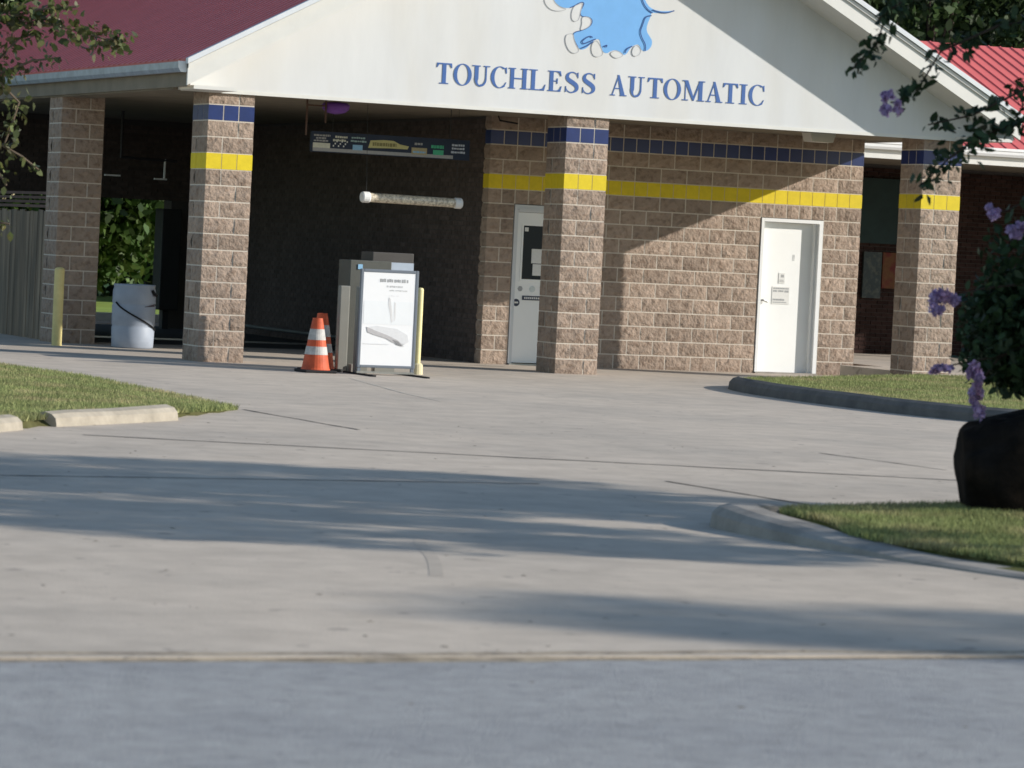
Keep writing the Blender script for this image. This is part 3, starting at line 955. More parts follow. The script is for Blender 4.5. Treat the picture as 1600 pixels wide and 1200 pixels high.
DROPS = [[(4.497, 4.896), (4.532, 4.804), (4.609, 4.748), (4.729, 4.736), (4.847, 4.775), (4.756, 4.786), (4.679, 4.828), (4.623, 4.905)], [(5.067, 4.869), (5.008, 4.851), (4.934, 4.819), (4.902, 4.722), (4.914, 4.641), (4.96, 4.617), (5.019, 4.648), (5.035, 4.758)], [(5.054, 4.685), (5.136, 4.697), (5.19, 4.674), (5.201, 4.627), (5.174, 4.571), (5.086, 4.524), (5.041, 4.514), (5.067, 4.597)], [(4.946, 4.466), (4.85, 4.446), (4.831, 4.377), (4.859, 4.284), (4.922, 4.213), (4.998, 4.205), (5.048, 4.249), (4.992, 4.32), (4.957, 4.399)], [(5.288, 4.401), (5.23, 4.363), (5.212, 4.28), (5.239, 4.2), (5.301, 4.177), (5.375, 4.203), (5.388, 4.244), (5.345, 4.33)], [(5.567, 4.284), (5.486, 4.244), (5.527, 4.199), (5.588, 4.18), (5.663, 4.208), (5.684, 4.237), (5.621, 4.274)], [(5.881, 4.38), (5.83, 4.349), (5.803, 4.279), (5.829, 4.226), (5.89, 4.23), (5.933, 4.274), (5.938, 4.322)]]
INKL = [[(5.916, 4.986), (5.943, 4.919), (6.008, 4.848), (6.079, 4.812)], [(6.077, 4.853), (6.193, 4.827), (6.3, 4.828), (6.398, 4.865)], [(6.066, 4.777), (5.975, 4.757), (5.943, 4.645), (5.91, 4.56), (5.937, 4.48), (6.003, 4.388), (6.0, 4.306)], [(5.072, 4.366), (5.107, 4.403), (5.18, 4.449), (5.226, 4.431)], [(5.072, 4.366), (5.096, 4.334), (5.184, 4.374), (5.273, 4.414)], [(5.069, 4.278), (5.157, 4.318), (5.237, 4.377)], [(5.391, 4.32), (5.442, 4.35), (5.429, 4.315)], [(5.705, 4.259), (5.725, 4.315), (5.807, 4.355)]]
def smooth_closed(pts, it=1):
    for _ in range(it):
        q = []
        for i in range(len(pts)):
            a = pts[i]; b = pts[(i+1) % len(pts)]
            q.append((a[0]*.75+b[0]*.25, a[1]*.75+b[1]*.25)); q.append((a[0]*.25+b[0]*.75, a[1]*.25+b[1]*.75))
        pts = q
    return pts
emb = part('emblem', ped)
MB().prism_y(smooth_closed(EMB), -.0525, -.0503).obj('splash', SPLB, emb)
def line_strip(mb, pts, w, y):
    P = [Vector(p) for p in pts]; v = []
    for i, p in enumerate(P):
        d = (P[min(i+1, len(P)-1)]-P[max(i-1, 0)]).normalized(); n = Vector((-d.y, d.x))*w
        v += [(p.x+n.x, y, p.y+n.y), (p.x-n.x, y, p.y-n.y)]
    mb.add(v, [(2*i, 2*i+2, 2*i+3, 2*i+1) for i in range(len(P)-1)])
for i, d in enumerate(DROPS):
    s_ = smooth_closed(d, 2)
    MB().prism_y(s_, -.0545-.0003*i, -.0526).obj('drop', WHITE, emb)
    ln = MB(); line_strip(ln, s_+[s_[0]], .0035, -.0575-.0003*i); ln.obj('outline', GRYL, emb)
for i, d in enumerate(INKL):
    dk = MB(); line_strip(dk, smooth_open(d, 2), .0075, -.0605-.0003*i); dk.obj('ink_line', NAVY, emb)
E_ = smooth_closed(EMB)
dk = MB(); line_strip(dk, E_[8:40], .006, -.0537); dk.obj('ink_line', NAVY, emb)

# ceiling, side fascia, gutters
MB().box(-.46, 11.35, .065, 14.2, 3.43, 3.47).obj('ceiling', SOFFIT, bld)
MB().box(-.50, -.465, -.61, 18.2, 3.42, 3.70).obj('eave_board', SOFFIT, bld)
MB().box(11.36, 11.395, -.61, 14, 3.42, 3.70).obj('eave_board', TRIM, bld)
MB().box(-.46, -.0, .07, 18.2, 3.40, 3.425).obj('eave_soffit', SOFFIT, bld)
g = MB()
def gutter_profile(x0, sgn, y0, y1):
    pr = [(0, 3.715), (.0, 3.62), (.03, 3.595), (.085, 3.595), (.115, 3.64), (.12, 3.72), (.112, 3.72), (.10, 3.645), (.08, 3.605), (.01, 3.62)]
    pts = [(x0+sgn*a, z) for a, z in pr]
    return MB().prism_y(pts, y0, y1)
gt = gutter_profile(-.505, -1, -.60, 18.2).obj('gutter', GALV, bld)
MB().prism_y([(-.50, 3.725), (-.50, 3.62), (-.53, 3.59), (-.59, 3.59), (-.625, 3.64), (-.63, 3.725)], -.612, -.601).obj('end_cap', CAPW, gt)
gutter_profile(11.40, 1, -.60, 14).obj('gutter', TRIM, bld)
# bay back: header, pier, side post
MB().box(-.4, 5.0, 14.0, 14.25, 2.12, 3.43).obj('header_beam', DMORT, bld)
brickwork('brickwork', -.4, 5.0, 2.12, 3.40, lambda u, d, z: (u, 13.985+d*.02, z), DBRICK, bld)
pr_ = MB().box(4.03, 4.36, 13.6, 14.0, 0, 2.118).obj('pier', DMORT, bld)
MB().box(-.7, -.3, 10.2, 10.6, 0, 3.42).obj('post', DMORT, bld)
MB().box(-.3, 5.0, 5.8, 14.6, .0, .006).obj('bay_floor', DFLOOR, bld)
MB().box(.65, 4.95, 7.75, 7.80, .005, .03).obj('floor_rail', STEEL, bld)
MB().tube([(4.55, 4.2, .16), (4.55, 12.0, .16)], .03, 8).obj('guide_rail', STEEL, bld)
# soffit light on the store room wall and a bracket + purple lamp
MB().prism_y([(9.16, 3.425), (9.20, 3.30), (9.53, 3.30), (9.57, 3.425)], 1.1, 1.35).obj('soffit_light', TRIM, bld)
br = MB().box(1.58, 1.60, .75, .77, 2.95, 3.43).box(1.84, 1.86, .75, .77, 3.12, 3.43).box(1.60, 1.84, .75, .77, 3.33, 3.35)
br.obj('ceiling_bracket', mat('rusty_bracket', (.10, .06, .045), .9), bld)
o = MB().lathe([(.02, 0), (.12, .02), (.17, .06), (.185, .12), (.15, .15), (.06, .16)], n=20).obj('dome_lamp', PURP, bld, smooth=True)
o.location = (2.02, .85, 3.245)
for x, z in ((5.35, 3.30),):
    MB().tube([(x-.35, 2.4, 3.42), (x-.35, 2.35, 3.36), (x-.1, 2.3, 3.33)], .012, 6).obj('hook', BLACK, bld)
# dryer machine standing in the bay and added white bars standing in for light overhead
t = thing('dryer_tower', 'black equipment tower standing far back in the dark wash bay', 'equipment', (3.86, 13.2, 0))
MB().box(-.17, .17, -.2, .2, .32, 1.98).obj('cabinet', METALD, t, bevel=.02)
MB().box(-.05, .05, -.05, .05, 0, .32).obj('leg', METALD, t)
t = thing('light_bits', 'pale overhead bars standing in for bits of light deep in the wash bay', 'light bits', (2.0, 10, 0))
MB().tube([(0, 0, 3.43), (0, 0, 2.72), (.9, 0, 2.70)], .025, 8).obj('pipe', mat('dull_pipe', (.03, .03, .035), .6), t)
MB().box(-.25, .0, -.02, .02, 2.42, 2.445).box(.55, .75, -.02, .02, 2.40, 2.425).box(.70, .72, -.02, .02, 2.42, 2.72).obj('light_bit_bar', CAPW, t)  # white bars added in place of bits of lamp and sky light

# ------------------------------------------------------------------ rear wing
wing = thing('rear_wing', 'shaded brick wing behind with ribbed red roof and white gutter', 'building')
WE, WP, ZW = 5.0, .42, 3.53
wxa, wxb = 11.15, 21.0
YR = 9.5
v = []
for x in (wxa, wxb):
    for y, z in ((WE-.02, ZW), (YR, ZW+WP*(YR-WE)), (14.0, ZW), (14.0, ZW-.04), (YR, ZW+WP*(YR-WE)-.05), (WE-.02, ZW-.04)): v.append((x, y, z))
wr = MB().add(v, [(0, 6, 7, 1), (1, 7, 8, 2), (3, 9, 10, 4), (4, 10, 11, 5), (0, 5, 11, 6), (2, 8, 9, 3), (0, 1, 4, 5), (1, 2, 3, 4), (6, 11, 10, 7), (7, 10, 9, 8)]).obj('roof', REDR, wing)
v = []
for y in (WE-.035, YR-.03):
    z = ZW+WP*(y-WE)
    for dx, dz in ((-.022, 0), (-.010, .024), (.010, .024), (.022, 0)): v.append((dx, y, z+dz))
RW = MB().add(v, [(0, 4, 5, 1), (1, 5, 6, 2), (2, 6, 7, 3), (0, 1, 2, 3), (4, 7, 6, 5)]).mesh('rib', REDR)
x = wxa+.15
while x < wxb:
    link('rib', RW, wr, (x, 0, 0)); x += .2286
gw = MB()
def gprof(y0, z0): return None
gv = []
prf = [(0, 0), (0, -.10), (-.02, -.125), (-.07, -.13), (-.095, -.09), (-.10, -.045), (-.115, -.04), (-.115, .0), (-.105, .0), (-.10, -.03), (-.085, -.04), (-.08, -.09), (-.02, -.10)]
n = len(prf)
for x in (wxa+.1, wxb):
    for dy, dz in prf: gv.append((x, WE-.03+dy, ZW-.005+dz))
gf = [(i, (i+1) % n, n+(i+1) % n, n+i) for i in range(n)]
MB().add(gv, gf+[tuple(range(n))[::-1], tuple(range(n, 2*n))]).obj('gutter', CAPW, wing)
MB().box(wxa+.1, wxb, WE-.02, WE+.01, 3.26, ZW-.05).obj('fascia', TRIM, wing)
MB().box(wxa, wxb, WE+.01, 8.6, 3.28, 3.31).obj('soffit', SOFFIT, wing)
ww = MB().box(wxa, wxb, 8.62, 8.8, 0, 3.3).obj('wall', DMORT, wing)
brickwork('brickwork', wxa, wxb, .17, 3.28, lambda u, d, z: (u, 8.6+d*.02, z), RBRICK, ww)
MB().box(13.7, 15.05, 8.52, 8.58, 1.98, 3.05).obj('panel', TEAL, wing)
MB().box(14.30, 14.64, 8.53, 8.58, 1.08, 1.84).obj('window', POSTD, wing)
MB().box(14.66, 14.95, 8.53, 8.58, 1.25, 1.84).obj('poster', POSTO, wing)
MB().box(15.9, 16.1, 6.0, 6.2, .17, 3.28).box(18.4, 18.6, 6, 6.2, .17, 3.28).obj('post', mat('dark_post', (.05, .045, .04), .8), wing)
MB().box(20.8, 21.0, 5.2, 13.8, 0, 3.28).box(wxa, wxb, 13.6, 13.8, 0, 3.28).obj('end_wall', DMORT, wing)

# ------------------------------------------------------------------ fence beside the bay
fn = thing('plank_fence', 'grey weathered plank fence with brown slats above, left of the rear pillar', 'fence', (-.3, 5.7, 0))
y = 0; i = 0
while y < 4.4:
    w = random.uniform(.13, .15)
    pl = MB().box(-.012, .012, y, y+w-.006, -.02, 1.82+random.uniform(-.02, .02))
    pl.obj('plank', WOOD, fn, loc=(random.uniform(-.006, .006), 0, 0))
    y += w; i += 1
for k in range(4):
    MB().box(-.02, .015, 0, 4.4, 1.865+k*.062, 1.905+k*.062).obj('slat', WOODB, fn)
MB().box(.02, .06, 0, 4.4, .4, .49).box(.02, .06, 0, 4.4, 1.4, 1.49).obj('rail', WOOD, fn)
MB().tube([(-.03, -.06, 0), (-.03, -.06, 1.25)], .02, 8).obj('post', STEEL, fn)

# ------------------------------------------------------------------ bollard, barrel
t = thing('bollard', 'pale yellow steel bollard beside the rear pillar and fence', 'bollard', (-.68, 3.95, 0))
MB().lathe([(.068, -.02), (.068, 1.02), (.062, 1.045), (.035, 1.06), (.005, 1.065)], n=20).obj('post', BOLY, t, smooth=False)
t = thing('barrel', 'whitish blue plastic drum with a black hose draped across', 'barrel', (.42, 4.05, 0))
prof = [(.27, 0), (.285, .02), (.288, .10), (.295, .28), (.285, .30), (.295, .32), (.297, .58), (.287, .60), (.297, .62), (.292, .78), (.278, .83), (.285, .845), (.285, .87), (.268, .872), (.262, .84), (.02, .835)]
MB().lathe(prof, n=36).obj('drum', BARREL, t, smooth=True)
pts = []
for i in range(15):
    a = math.radians(200+i*9.2)
    pts.append((.305*math.cos(a), .305*math.sin(a), .62-.36*(i/14)**.85))
MB().tube(pts, .012, 7).obj('hose', BLACK, t)
MB().tube([(.18, -.245, .80), (.22, -.24, .74), (.26, -.18, .73)], .02, 8).obj('bung', BLACK, t)
sm = []
for i in range(8):
    a = math.radians(282+i*6)
    sm += [(.2985*math.cos(a), .2985*math.sin(a), .57+.004*i-.008*(i)/3), (.2985*math.cos(a), .2985*math.sin(a), .575+.006*i+.002)]
MB().add(sm, [(2*i, 2*i+2, 2*i+3, 2*i+1) for i in range(7)]).obj('soot_stain', mat('soot', (.10, .08, .09), .9), t)

# ------------------------------------------------------------------ hanging menu board and tube
t = thing('menu_board', 'long dark menu board hanging under the canopy with coloured service panels', 'sign', (1.91, 1.4, 2.76))
MB().box(0, 2.26, 0, .06, 0, .27).obj('board', MENUB, t)
MB().box(.02, 2.02, -.004, 0, .01, .055).obj('lower_band', MENUS, t)
def print_rows(parent, rows, m, y=-.006, nm='print'):
    mb = MB()
    for (xa_, xb_, za_, zb_) in rows:
        x = xa_
        while x < xb_-.005:
            w = random.uniform(.018, .045)
            e = min(x+w, xb_)
            mb.box(x, e, y, y+.0035, za_+random.uniform(0, .004), zb_-random.uniform(0, .006)); x = e+.007
    return mb.obj(nm, m, parent, kind='stuff')
print_rows(t, [(.03, .26, .205, .232), (.06, .20, .17, .195), (.03, .24, .135, .16)], MENUS)
MB().box(.02, .26, -.006, -.001, .055, .12).obj('panel', MENUW, t)
print_rows(t, [(.33, .50, .195, .225), (.30, .48, .15, .18)], MENUW)
mb = MB()
for i in range(9): mb.box(.30+i*.024, .316+i*.024, -.0065, -.0045, .08+.03*(i % 3), .10+.03*(i % 3))
mb.obj('print', PAPER, t, kind='stuff')
print_rows(t, [(.56, .75, .20, .225), (.55, .77, .155, .18)], mat('menu_teal', (.30, .42, .42), .6), nm='print')
MB().box(.58, .72, -.007, -.003, .05, .12).obj('panel', MENUL, t)
MB().prism_y([(.80, .09), (.83, .19), (1.02, .205), (1.16, .20), (1.25, .16), (1.38, .14), (1.36, .10), (1.1, .10)], -.007, -.001).obj('panel', MENUY, t)
print_rows(t, [(.86, 1.20, .12, .17)], mat('menu_olive', (.22, .20, .08), .6), y=-.009)
print_rows(t, [(1.46, 1.58, .165, .20)], MENUS)
MB().box(1.42, 1.64, -.007, -.001, .04, .13).obj('panel', mat('menu_tan', (.40, .34, .20), .6, .2, 60), t)
print_rows(t, [(1.44, 1.62, .06, .09)], MENUL, y=-.009)
print_rows(t, [(1.70, 1.88, .135, .18)], MENUG)
MB().box(1.73, 1.88, -.007, -.001, .05, .115).obj('panel', MENUG, t)
print_rows(t, [(2.00, 2.18, .18, .21), (2.00, 2.18, .135, .165), (1.99, 2.19, .085, .115)], mat('menu_pale', (.48, .52, .60), .6))
MB().tube([(.3, .03, .27), (.3, .03, .67)], .003, 5).obj('hanger_rod', METALD, t)
MB().tube([(1.98, .03, .27), (1.98, .03, .67)], .005, 5).obj('hanger_rod', METALD, t)

t = thing('hanging_tube', 'clear hanging tube with white end caps below the menu board', 'hanging tube', (2.57, 1.2, 2.19))
MB().tube([(.08, 0, .005), (1.36, 0, -.01)], .062, 16).obj('tube', TUBE, t, smooth=False)
MB().tube([(0, 0, .005), (.02, 0, .005), (.10, 0, .004), (.115, 0, .004)], [.062, .074, .074, .066], 18).obj('end_cap', CAPW, t)
MB().tube([(1.33, 0, -.01), (1.345, 0, -.01), (1.42, 0, -.011), (1.435, 0, -.011)], [.066, .074, .074, .06], 18).obj('end_cap', CAPW, t)
MB().tube([(.07, 0, .07), (.03, 0, 1.24)], .003, 5).obj('hanger_wire', METALD, t)
MB().tube([(1.36, 0, .06), (1.34, 0, 1.24)], .002, 5).obj('hanger_wire', METALD, t)

# ------------------------------------------------------------------ pay kiosk, posts, poster stand, cones
t = thing('pay_kiosk', 'grey payment kiosk standing behind the poster stand', 'kiosk', (1.38, -1.6, 0))
MB().box(0, .55, 0, .4, .0, 1.38).obj('cabinet', KGREY, t, bevel=.01)
MB().box(.31, .86, .05, .45, .0, 1.49).obj('upper_cabinet', KBROWN, t, bevel=.01)
MB().box(.45, .855, .03, .049, 1.26, 1.37).obj('card_panel', mat('pale_blue_grey', (.40, .46, .54), .4), t)
MB().box(.10, .16, -.012, -.001, 1.27, 1.33).obj('keypad', MENUL, t)
MB().box(.0, .86, -.2, -.05, .0, .10).obj('plinth', KERB, t)
MB().box(.30, .56, -.22, -.21, .0, .18).obj('plate', KLIGHT, t)
GP = 'grey guard posts in front of the kiosk'
lab = ['grey flat guard post next to the orange cones', 'grey flat guard post beside the poster stand frame']
for i, (x, y, w, h) in enumerate([(1.21, -1.75, .13, 1.06), (1.33, -2.05, .17, 1.06)]):
    tag(MB().box(0, w, 0, .09, 0, h).obj('guard_post', KLIGHT, loc=(x, y, 0), bevel=.012), lab[i], 'post', GP)
t = thing('bollard', 'pale yellow bollard right of the poster stand', 'bollard', (2.27, -1.75, 0))
MB().lathe([(.038, -.02), (.038, 1.05), (.03, 1.07), (.005, 1.075)], n=18).obj('post', mat('pale_yellow', (.75, .68, .36), .6), t)
MB().lathe([(.075, 0), (.07, .12), (.05, .14)], n=16).obj('foot', mat('cream_foot', (.62, .56, .36), .7), t)

# poster stand
t = thing('poster_stand', 'slate framed poster stand showing a grey car bumper advert', 'sign stand', (1.22, -2.4, 0))
t.rotation_euler = (0, 0, 0)
fr = MB().box(0, .038, 0, .045, .09, 1.285).box(.717, .755, 0, .045, .09, 1.285).box(.038, .717, .001, .044, 1.248, 1.285).box(.038, .717, .001, .044, .09, .122)
fr.obj('frame', FRMD, t, bevel=.006)
ps = MB().box(.035, .72, .008, .03, .118, 1.252).obj('poster', POSTER, t)
MB().box(.055, .70, .0055, .0075, .62, .90).obj('poster_band', POSTB, t)
def rows(rs, m, y):
    mb = MB()
    for (xa_, xb_, za_, zb_) in rs:
        x = xa_
        while x < xb_-.004:
            w = random.uniform(.012, .03); e = min(x+w, xb_)
            mb.box(x, e, y, y+.0015, za_+random.uniform(0, .006), zb_-random.uniform(0, .006)); x = e+random.choice([.005, .005, .014])
    return mb.obj('print', m, t, kind='stuff')
rows([(.25, .62, 1.13, 1.175)], INKG, .006)
rows([(.34, .55, 1.07, 1.095), (.38, .62, 1.025, 1.045), (.30, .50, .965, .975)], mat('light_print', (.55, .56, .57), .8), .006)
GP2 = mat('poster_grey', (.50, .50, .51), .6, .1, 30); GP3 = mat('poster_mid_grey', (.45, .44, .45), .6, .1, 30)
def pp(pts, m, y): return MB().prism_y(pts, y, y+.002).obj('picture', m, t)
pp([(.10, .58), (.24, .60), (.50, .57), (.64, .50), (.66, .42), (.60, .38), (.42, .46), (.24, .53), (.12, .52)], mat('poster_pale', (.66, .67, .69), .6, .05, 30), .004)
pp([(.10, .585), (.115, .52), (.20, .49), (.36, .45), (.44, .41), (.60, .36), (.52, .43), (.38, .49), (.22, .54)], GP3, .002)
pp([(.44, .44), (.52, .42), (.58, .36), (.50, .38)], mat('poster_dark_grey', (.24, .24, .25), .6), .0005)
pp([(.38, .95), (.40, .93), (.42, .80), (.44, .66), (.42, .64), (.40, .75), (.37, .86)], mat('poster_faint', (.66, .66, .67), .6), .004)
pp([(.45, .90), (.47, .88), (.475, .70), (.455, .66), (.45, .80)], MATS['poster_faint'], .004)
MB().box(.06, .40, .0035, .0045, .375, .382).obj('picture', MATS['poster_pale'], t)
for x in (.03, .725):
    MB().box(x-.02, x+.02, .01, .035, .02, .09).obj('bracket', FRMD, t)
    MB().box(x-.018, x+.018, -.52, .50, .0, .02).obj('foot', BLACK, t)
MB().box(.0, .755, .005, .04, .0205, .045).obj('base_bar', STEEL, t)

def cone(x, y, h, lab, rz=0):
    t = thing('traffic_cone', lab, 'traffic cone', (x, y, 0), rz, 'stacked orange cones beside the kiosk')
    def rr(z): return .18*(1-z/h)+.062*(z/h)
    s = .205
    MB().box(-s, s, -s, s, 0, .035).obj('base', BLACK, t, bevel=.012)
    z1, z2, z3, z4 = .33*h, .48*h, .60*h, .80*h
    MB().lathe([(rr(.03)+.01, .03), (rr(.06), .06), (rr(z1), z1)], n=28).obj('body', ORANGE, t)
    MB().lathe([(rr(z1)+.003, z1), (rr(z2)+.003, z2)], n=28).obj('white_band', REFL, t)
    MB().lathe([(rr(z2), z2), (rr(z3), z3)], n=28).obj('body', ORANGE, t)
    MB().lathe([(rr(z3)+.003, z3), (rr(z4)+.003, z4)], n=28).obj('white_band', REFL, t)
    MB().lathe([(rr(z4), z4), (rr(h), h), (rr(h)-.012, h), (rr(h)-.012, h-.02)], n=28).obj('body', ORANGE, t)
cone(.78, -2.15, .66, 'orange traffic cone with two white bands, the nearer one of the pair')
cone(1.00, -1.72, .71, 'orange traffic cone half hidden behind the nearer cone', .5)

# ------------------------------------------------------------------ boulder
bm = bmesh.new()
bmesh.ops.create_icosphere(bm, subdivisions=5, radius=1)
for v in bm.verts:
    p = v.co.copy()
    z = p.z
    # big dark boulder: sloped top, bulging middle, narrower foot
    k = 1+.10*noise.noise(p*1.6+Vector((3, 1, 7)))+.04*noise.noise(p*4.5)+.012*noise.noise(p*14)
    q = p*k
    f = 1.0-.16*max(0, -z)**1.2
    x = max(-1, min(1, q.x*1.25))*.56*f; y_ = max(-1, min(1, q.y*1.2))*.40*f
    zz = max(-1, min(1, q.z*1.5))
    v.co = Vector((x, y_, zz*.36+.24*x*max(0, zz)+.03*noise.noise(p*5)))
me = bpy.data.meshes.new('boulder'); bm.to_mesh(me); bm.free(); me.materials.append(ROCK); me.shade_smooth()
bo = link('boulder', me, loc=(-2.31, -23.45, .43)); bo.rotation_euler = (0, 0, -YAW)
tag(bo, 'big dark brown boulder on the grass below the lilac blossom', 'boulder')

# ------------------------------------------------------------------ vegetation
def leaves(centres, size, m, name, parent, aspect=.5, droop=.3, **props):
    """folded two-quad leaves, one mesh"""
    C_ = np.asarray(centres, float); N = len(C_)
    d = rng.normal(size=(N, 3)); d[:, 2] -= droop*2; d /= np.linalg.norm(d, axis=1)[:, None]
    a = rng.normal(size=(N, 3)); s_ = np.cross(d, a); s_ /= np.linalg.norm(s_, axis=1)[:, None]
    n_ = np.cross(d, s_)
    L = size*(.6+.8*rng.uniform(0, 1, N))[:, None]; W = L*aspect*.5
    fold = n_*W*.35
    V = np.zeros((N, 6, 3))
    V[:, 0] = C_; V[:, 3] = C_+d*L
    V[:, 1] = C_+d*L*.35+s_*W+fold; V[:, 2] = C_+d*L*.72+s_*W*.75+fold*.6
    V[:, 5] = C_+d*L*.35-s_*W+fold; V[:, 4] = C_+d*L*.72-s_*W*.75+fold*.6
    me = tris_mesh(name, V.reshape(-1, 3), 6, m)
    return link(name, me, parent, **props)

def along(path, n, spread, taper=True):
    P = np.array(path, float)
    seg = np.linalg.norm(np.diff(P, axis=0), axis=1); cum = np.concatenate([[0], np.cumsum(seg)])
    t = rng.uniform(0, cum[-1], n)
    out = np.zeros((n, 3))
    for k in range(3): out[:, k] = np.interp(t, cum, P[:, k])
    s = spread*(1-.45*t/cum[-1]) if taper else spread
    return out+rng.normal(size=(n, 3))*(np.asarray(s).reshape(-1, 1) if taper else s)

def blob(c_, r, n, shell=.35):
    d = rng.normal(size=(n, 3)); d /= np.linalg.norm(d, axis=1)[:, None]
    rad = (shell+(1-shell)*rng.uniform(0, 1, n)**.5)
    return np.array(c_)+d*rad[:, None]*np.array(r)

def clumpy(c_, r, nclump, nleaf, cr, low=0):
    cs = blob(c_, r, nclump, .45)
    out = []
    for q in cs:
        if q[2] < low: q[2] = low+abs(q[2]-low)*.3
        k = cr*rng.uniform(.6, 1.3)
        out.append(blob(q, (k, k, k*.75), int(nleaf*rng.uniform(.6, 1.3)), .2))
    return np.concatenate(out), cs

def flowers(name, c_, r, n, parent):
    subs = blob(c_, np.array(r)*.75, 6, .4)
    P = np.concatenate([blob(q, np.array(r)*random.uniform(.28, .55), n//6, .1) for q in subs])
    N = len(P)
    d = rng.normal(size=(N, 3)); d /= np.linalg.norm(d, axis=1)[:, None]
    a = rng.normal(size=(N, 3)); s_ = np.cross(d, a); s_ /= np.linalg.norm(s_, axis=1)[:, None]
    w = .016*(.6+.8*rng.uniform(0, 1, N))[:, None]
    V = np.zeros((N, 4, 3))
    V[:, 0] = P-d*w; V[:, 1] = P-s_*w; V[:, 2] = P+d*w; V[:, 3] = P+s_*w
    return link(name, tris_mesh(name, V.reshape(-1, 3), 4, PETAL), parent)

# crape myrtle on the near island
ct = thing('crape_myrtle', 'crape myrtle with drooping lilac blossom at the right edge', 'tree', (-1.55, -23.75, .1))
inv_ = Vector((1.55, 23.75, -.1))
def rel(p): return Vector(p)+inv_
stems = [[(-1.55, -23.75, .05), (-1.7, -23.7, .8), (-1.85, -23.6, 1.7), (-1.95, -23.6, 2.6), (-2.05, -23.55, 3.5)],
         [(-1.50, -23.78, .05), (-1.35, -23.8, .9), (-1.3, -23.7, 1.9), (-1.5, -23.6, 3.0), (-1.7, -23.6, 3.9)],
         [(-1.5, -23.7, .05), (-1.1, -23.5, .9), (-.8, -23.3, 2.0), (-.6, -23.2, 3.2)],
         [(-1.6, -23.8, .05), (-1.5, -24.1, 1.0), (-1.3, -24.5, 2.1), (-1.2, -24.8, 3.1)]]
mb = MB()
for s_ in stems: mb.tube([rel(p) for p in s_], [.055, .045, .035, .025, .015][:len(s_)], 8)
mb.obj('trunk', BARK, ct)
BR = [[(-2.259, -23.495, 3.667), (-2.764, -23.28, 3.481), (-3.199, -23.093, 3.378), (-3.395, -23.014, 3.208), (-3.444, -23.001, 3.007), (-3.585, -22.945, 2.84)], [(-2.247, -23.517, 3.27), (-2.755, -23.298, 3.163), (-3.078, -23.163, 2.986), (-3.182, -23.126, 2.782), (-3.306, -23.076, 2.656)], [(-2.163, -23.571, 2.876), (-2.598, -23.384, 2.773), (-2.885, -23.265, 2.599), (-3.138, -23.156, 2.525)], [(-2.158, -23.58, 2.717), (-2.593, -23.394, 2.594), (-2.88, -23.273, 2.44), (-3.022, -23.216, 2.313), (-3.163, -23.161, 2.146)], [(-2.039, -23.648, 2.365), (-2.434, -23.483, 2.145), (-2.685, -23.378, 2.012)], [(-2.029, -23.665, 2.047), (-2.391, -23.51, 1.948), (-2.573, -23.43, 1.931)], [(-1.981, -23.703, 1.652), (-2.417, -23.514, 1.589), (-2.78, -23.356, 1.529), (-2.997, -23.263, 1.458)], [(-1.976, -23.714, 1.453), (-2.408, -23.531, 1.271), (-2.695, -23.412, 1.096), (-2.8, -23.373, 0.931)], [(-1.973, -23.719, 1.373), (-2.406, -23.536, 1.191), (-2.768, -23.38, 1.092), (-2.985, -23.287, 1.033)]]
FL = [(-3.403, -23.143, 2.649), (-3.095, -23.33, 1.437), (-2.817, -23.43, 1.986), (-2.662, -23.502, 1.904), (-2.872, -23.448, 0.993), (-2.85, -23.464, 0.855), (-3.09, -23.351, 1.017)]
root = [(-1.95, -23.6, 2.9), (-1.95, -23.6, 2.6), (-1.85, -23.6, 2.2), (-1.85, -23.6, 2.1), (-1.8, -23.65, 1.9), (-1.8, -23.65, 1.7), (-1.75, -23.7, 1.2), (-1.7, -23.7, 1.0), (-1.7, -23.7, .9)]
mb = MB(); L1 = []
for b_, r0 in zip(BR, root):
    p = [r0]+b_
    mb.tube([rel(q) for q in p], [.014]+[.010-.0065*i/len(b_) for i in range(len(b_))], 6)
ntw = [330, 170, 130, 280, 40, 30, 40, 160, 90]
spr = [.055, .05, .05, .065, .04, .03, .04, .10, .06]
for b_, n_, s_ in zip(BR, ntw, spr):
    q = along(b_, n_, s_); L1.append(q)
for i_, f_ in enumerate(FL):   # stalks to the blossom
    e = min((q for b_ in BR for q in b_), key=lambda q: (Vector(q)-Vector(f_)).length)
    mb.tube([rel(e), rel(f_)], .005, 5)
mb.obj('branch', BARKD, ct)
q1 = np.concatenate(L1)
q2 = np.concatenate([blob((-2.47, -23.28, 1.30), (.40, .36, .40), 2600, .15), blob((-2.5, -23.28, 1.75), (.26, .25, .30), 260, .1), blob((-2.12, -23.30, 1.38), (.50, .48, .46), 5200, .2), blob((-2.05, -23.35, 1.9), (.42, .4, .35), 1300, .1)])
q2b = blob((-2.45, -23.22, 1.12), (.24, .25, .26), 900, .1)
q3, _ = clumpy((-1.3, -23.7, 2.9), (1.0, 1.1, 1.3), 130, 90, .22, 1.0)
kk = ((CAM.x-q3[:, 0])*-rt.x+(q3[:, 1]-CAM.y)*rt.y)/(((q3[:, 0]-CAM.x)*fw.x+(q3[:, 1]-CAM.y)*fw.y)) < 9
al = np.concatenate([q1, q2, q2b, q3])
al = al+np.array(inv_)
leaves(al, .068, LEAFD, 'crown', ct, .55)
for f_, r_, n_ in zip(FL, [(.07, .06, .10), (.12, .08, .085), (.07, .06, .06), (.07, .06, .06), (.06, .05, .08), (.07, .06, .12), (.09, .06, .04)], [260, 380, 190, 190, 200, 300, 130]):
    flowers('blossom', rel(f_), r_, n_, ct)

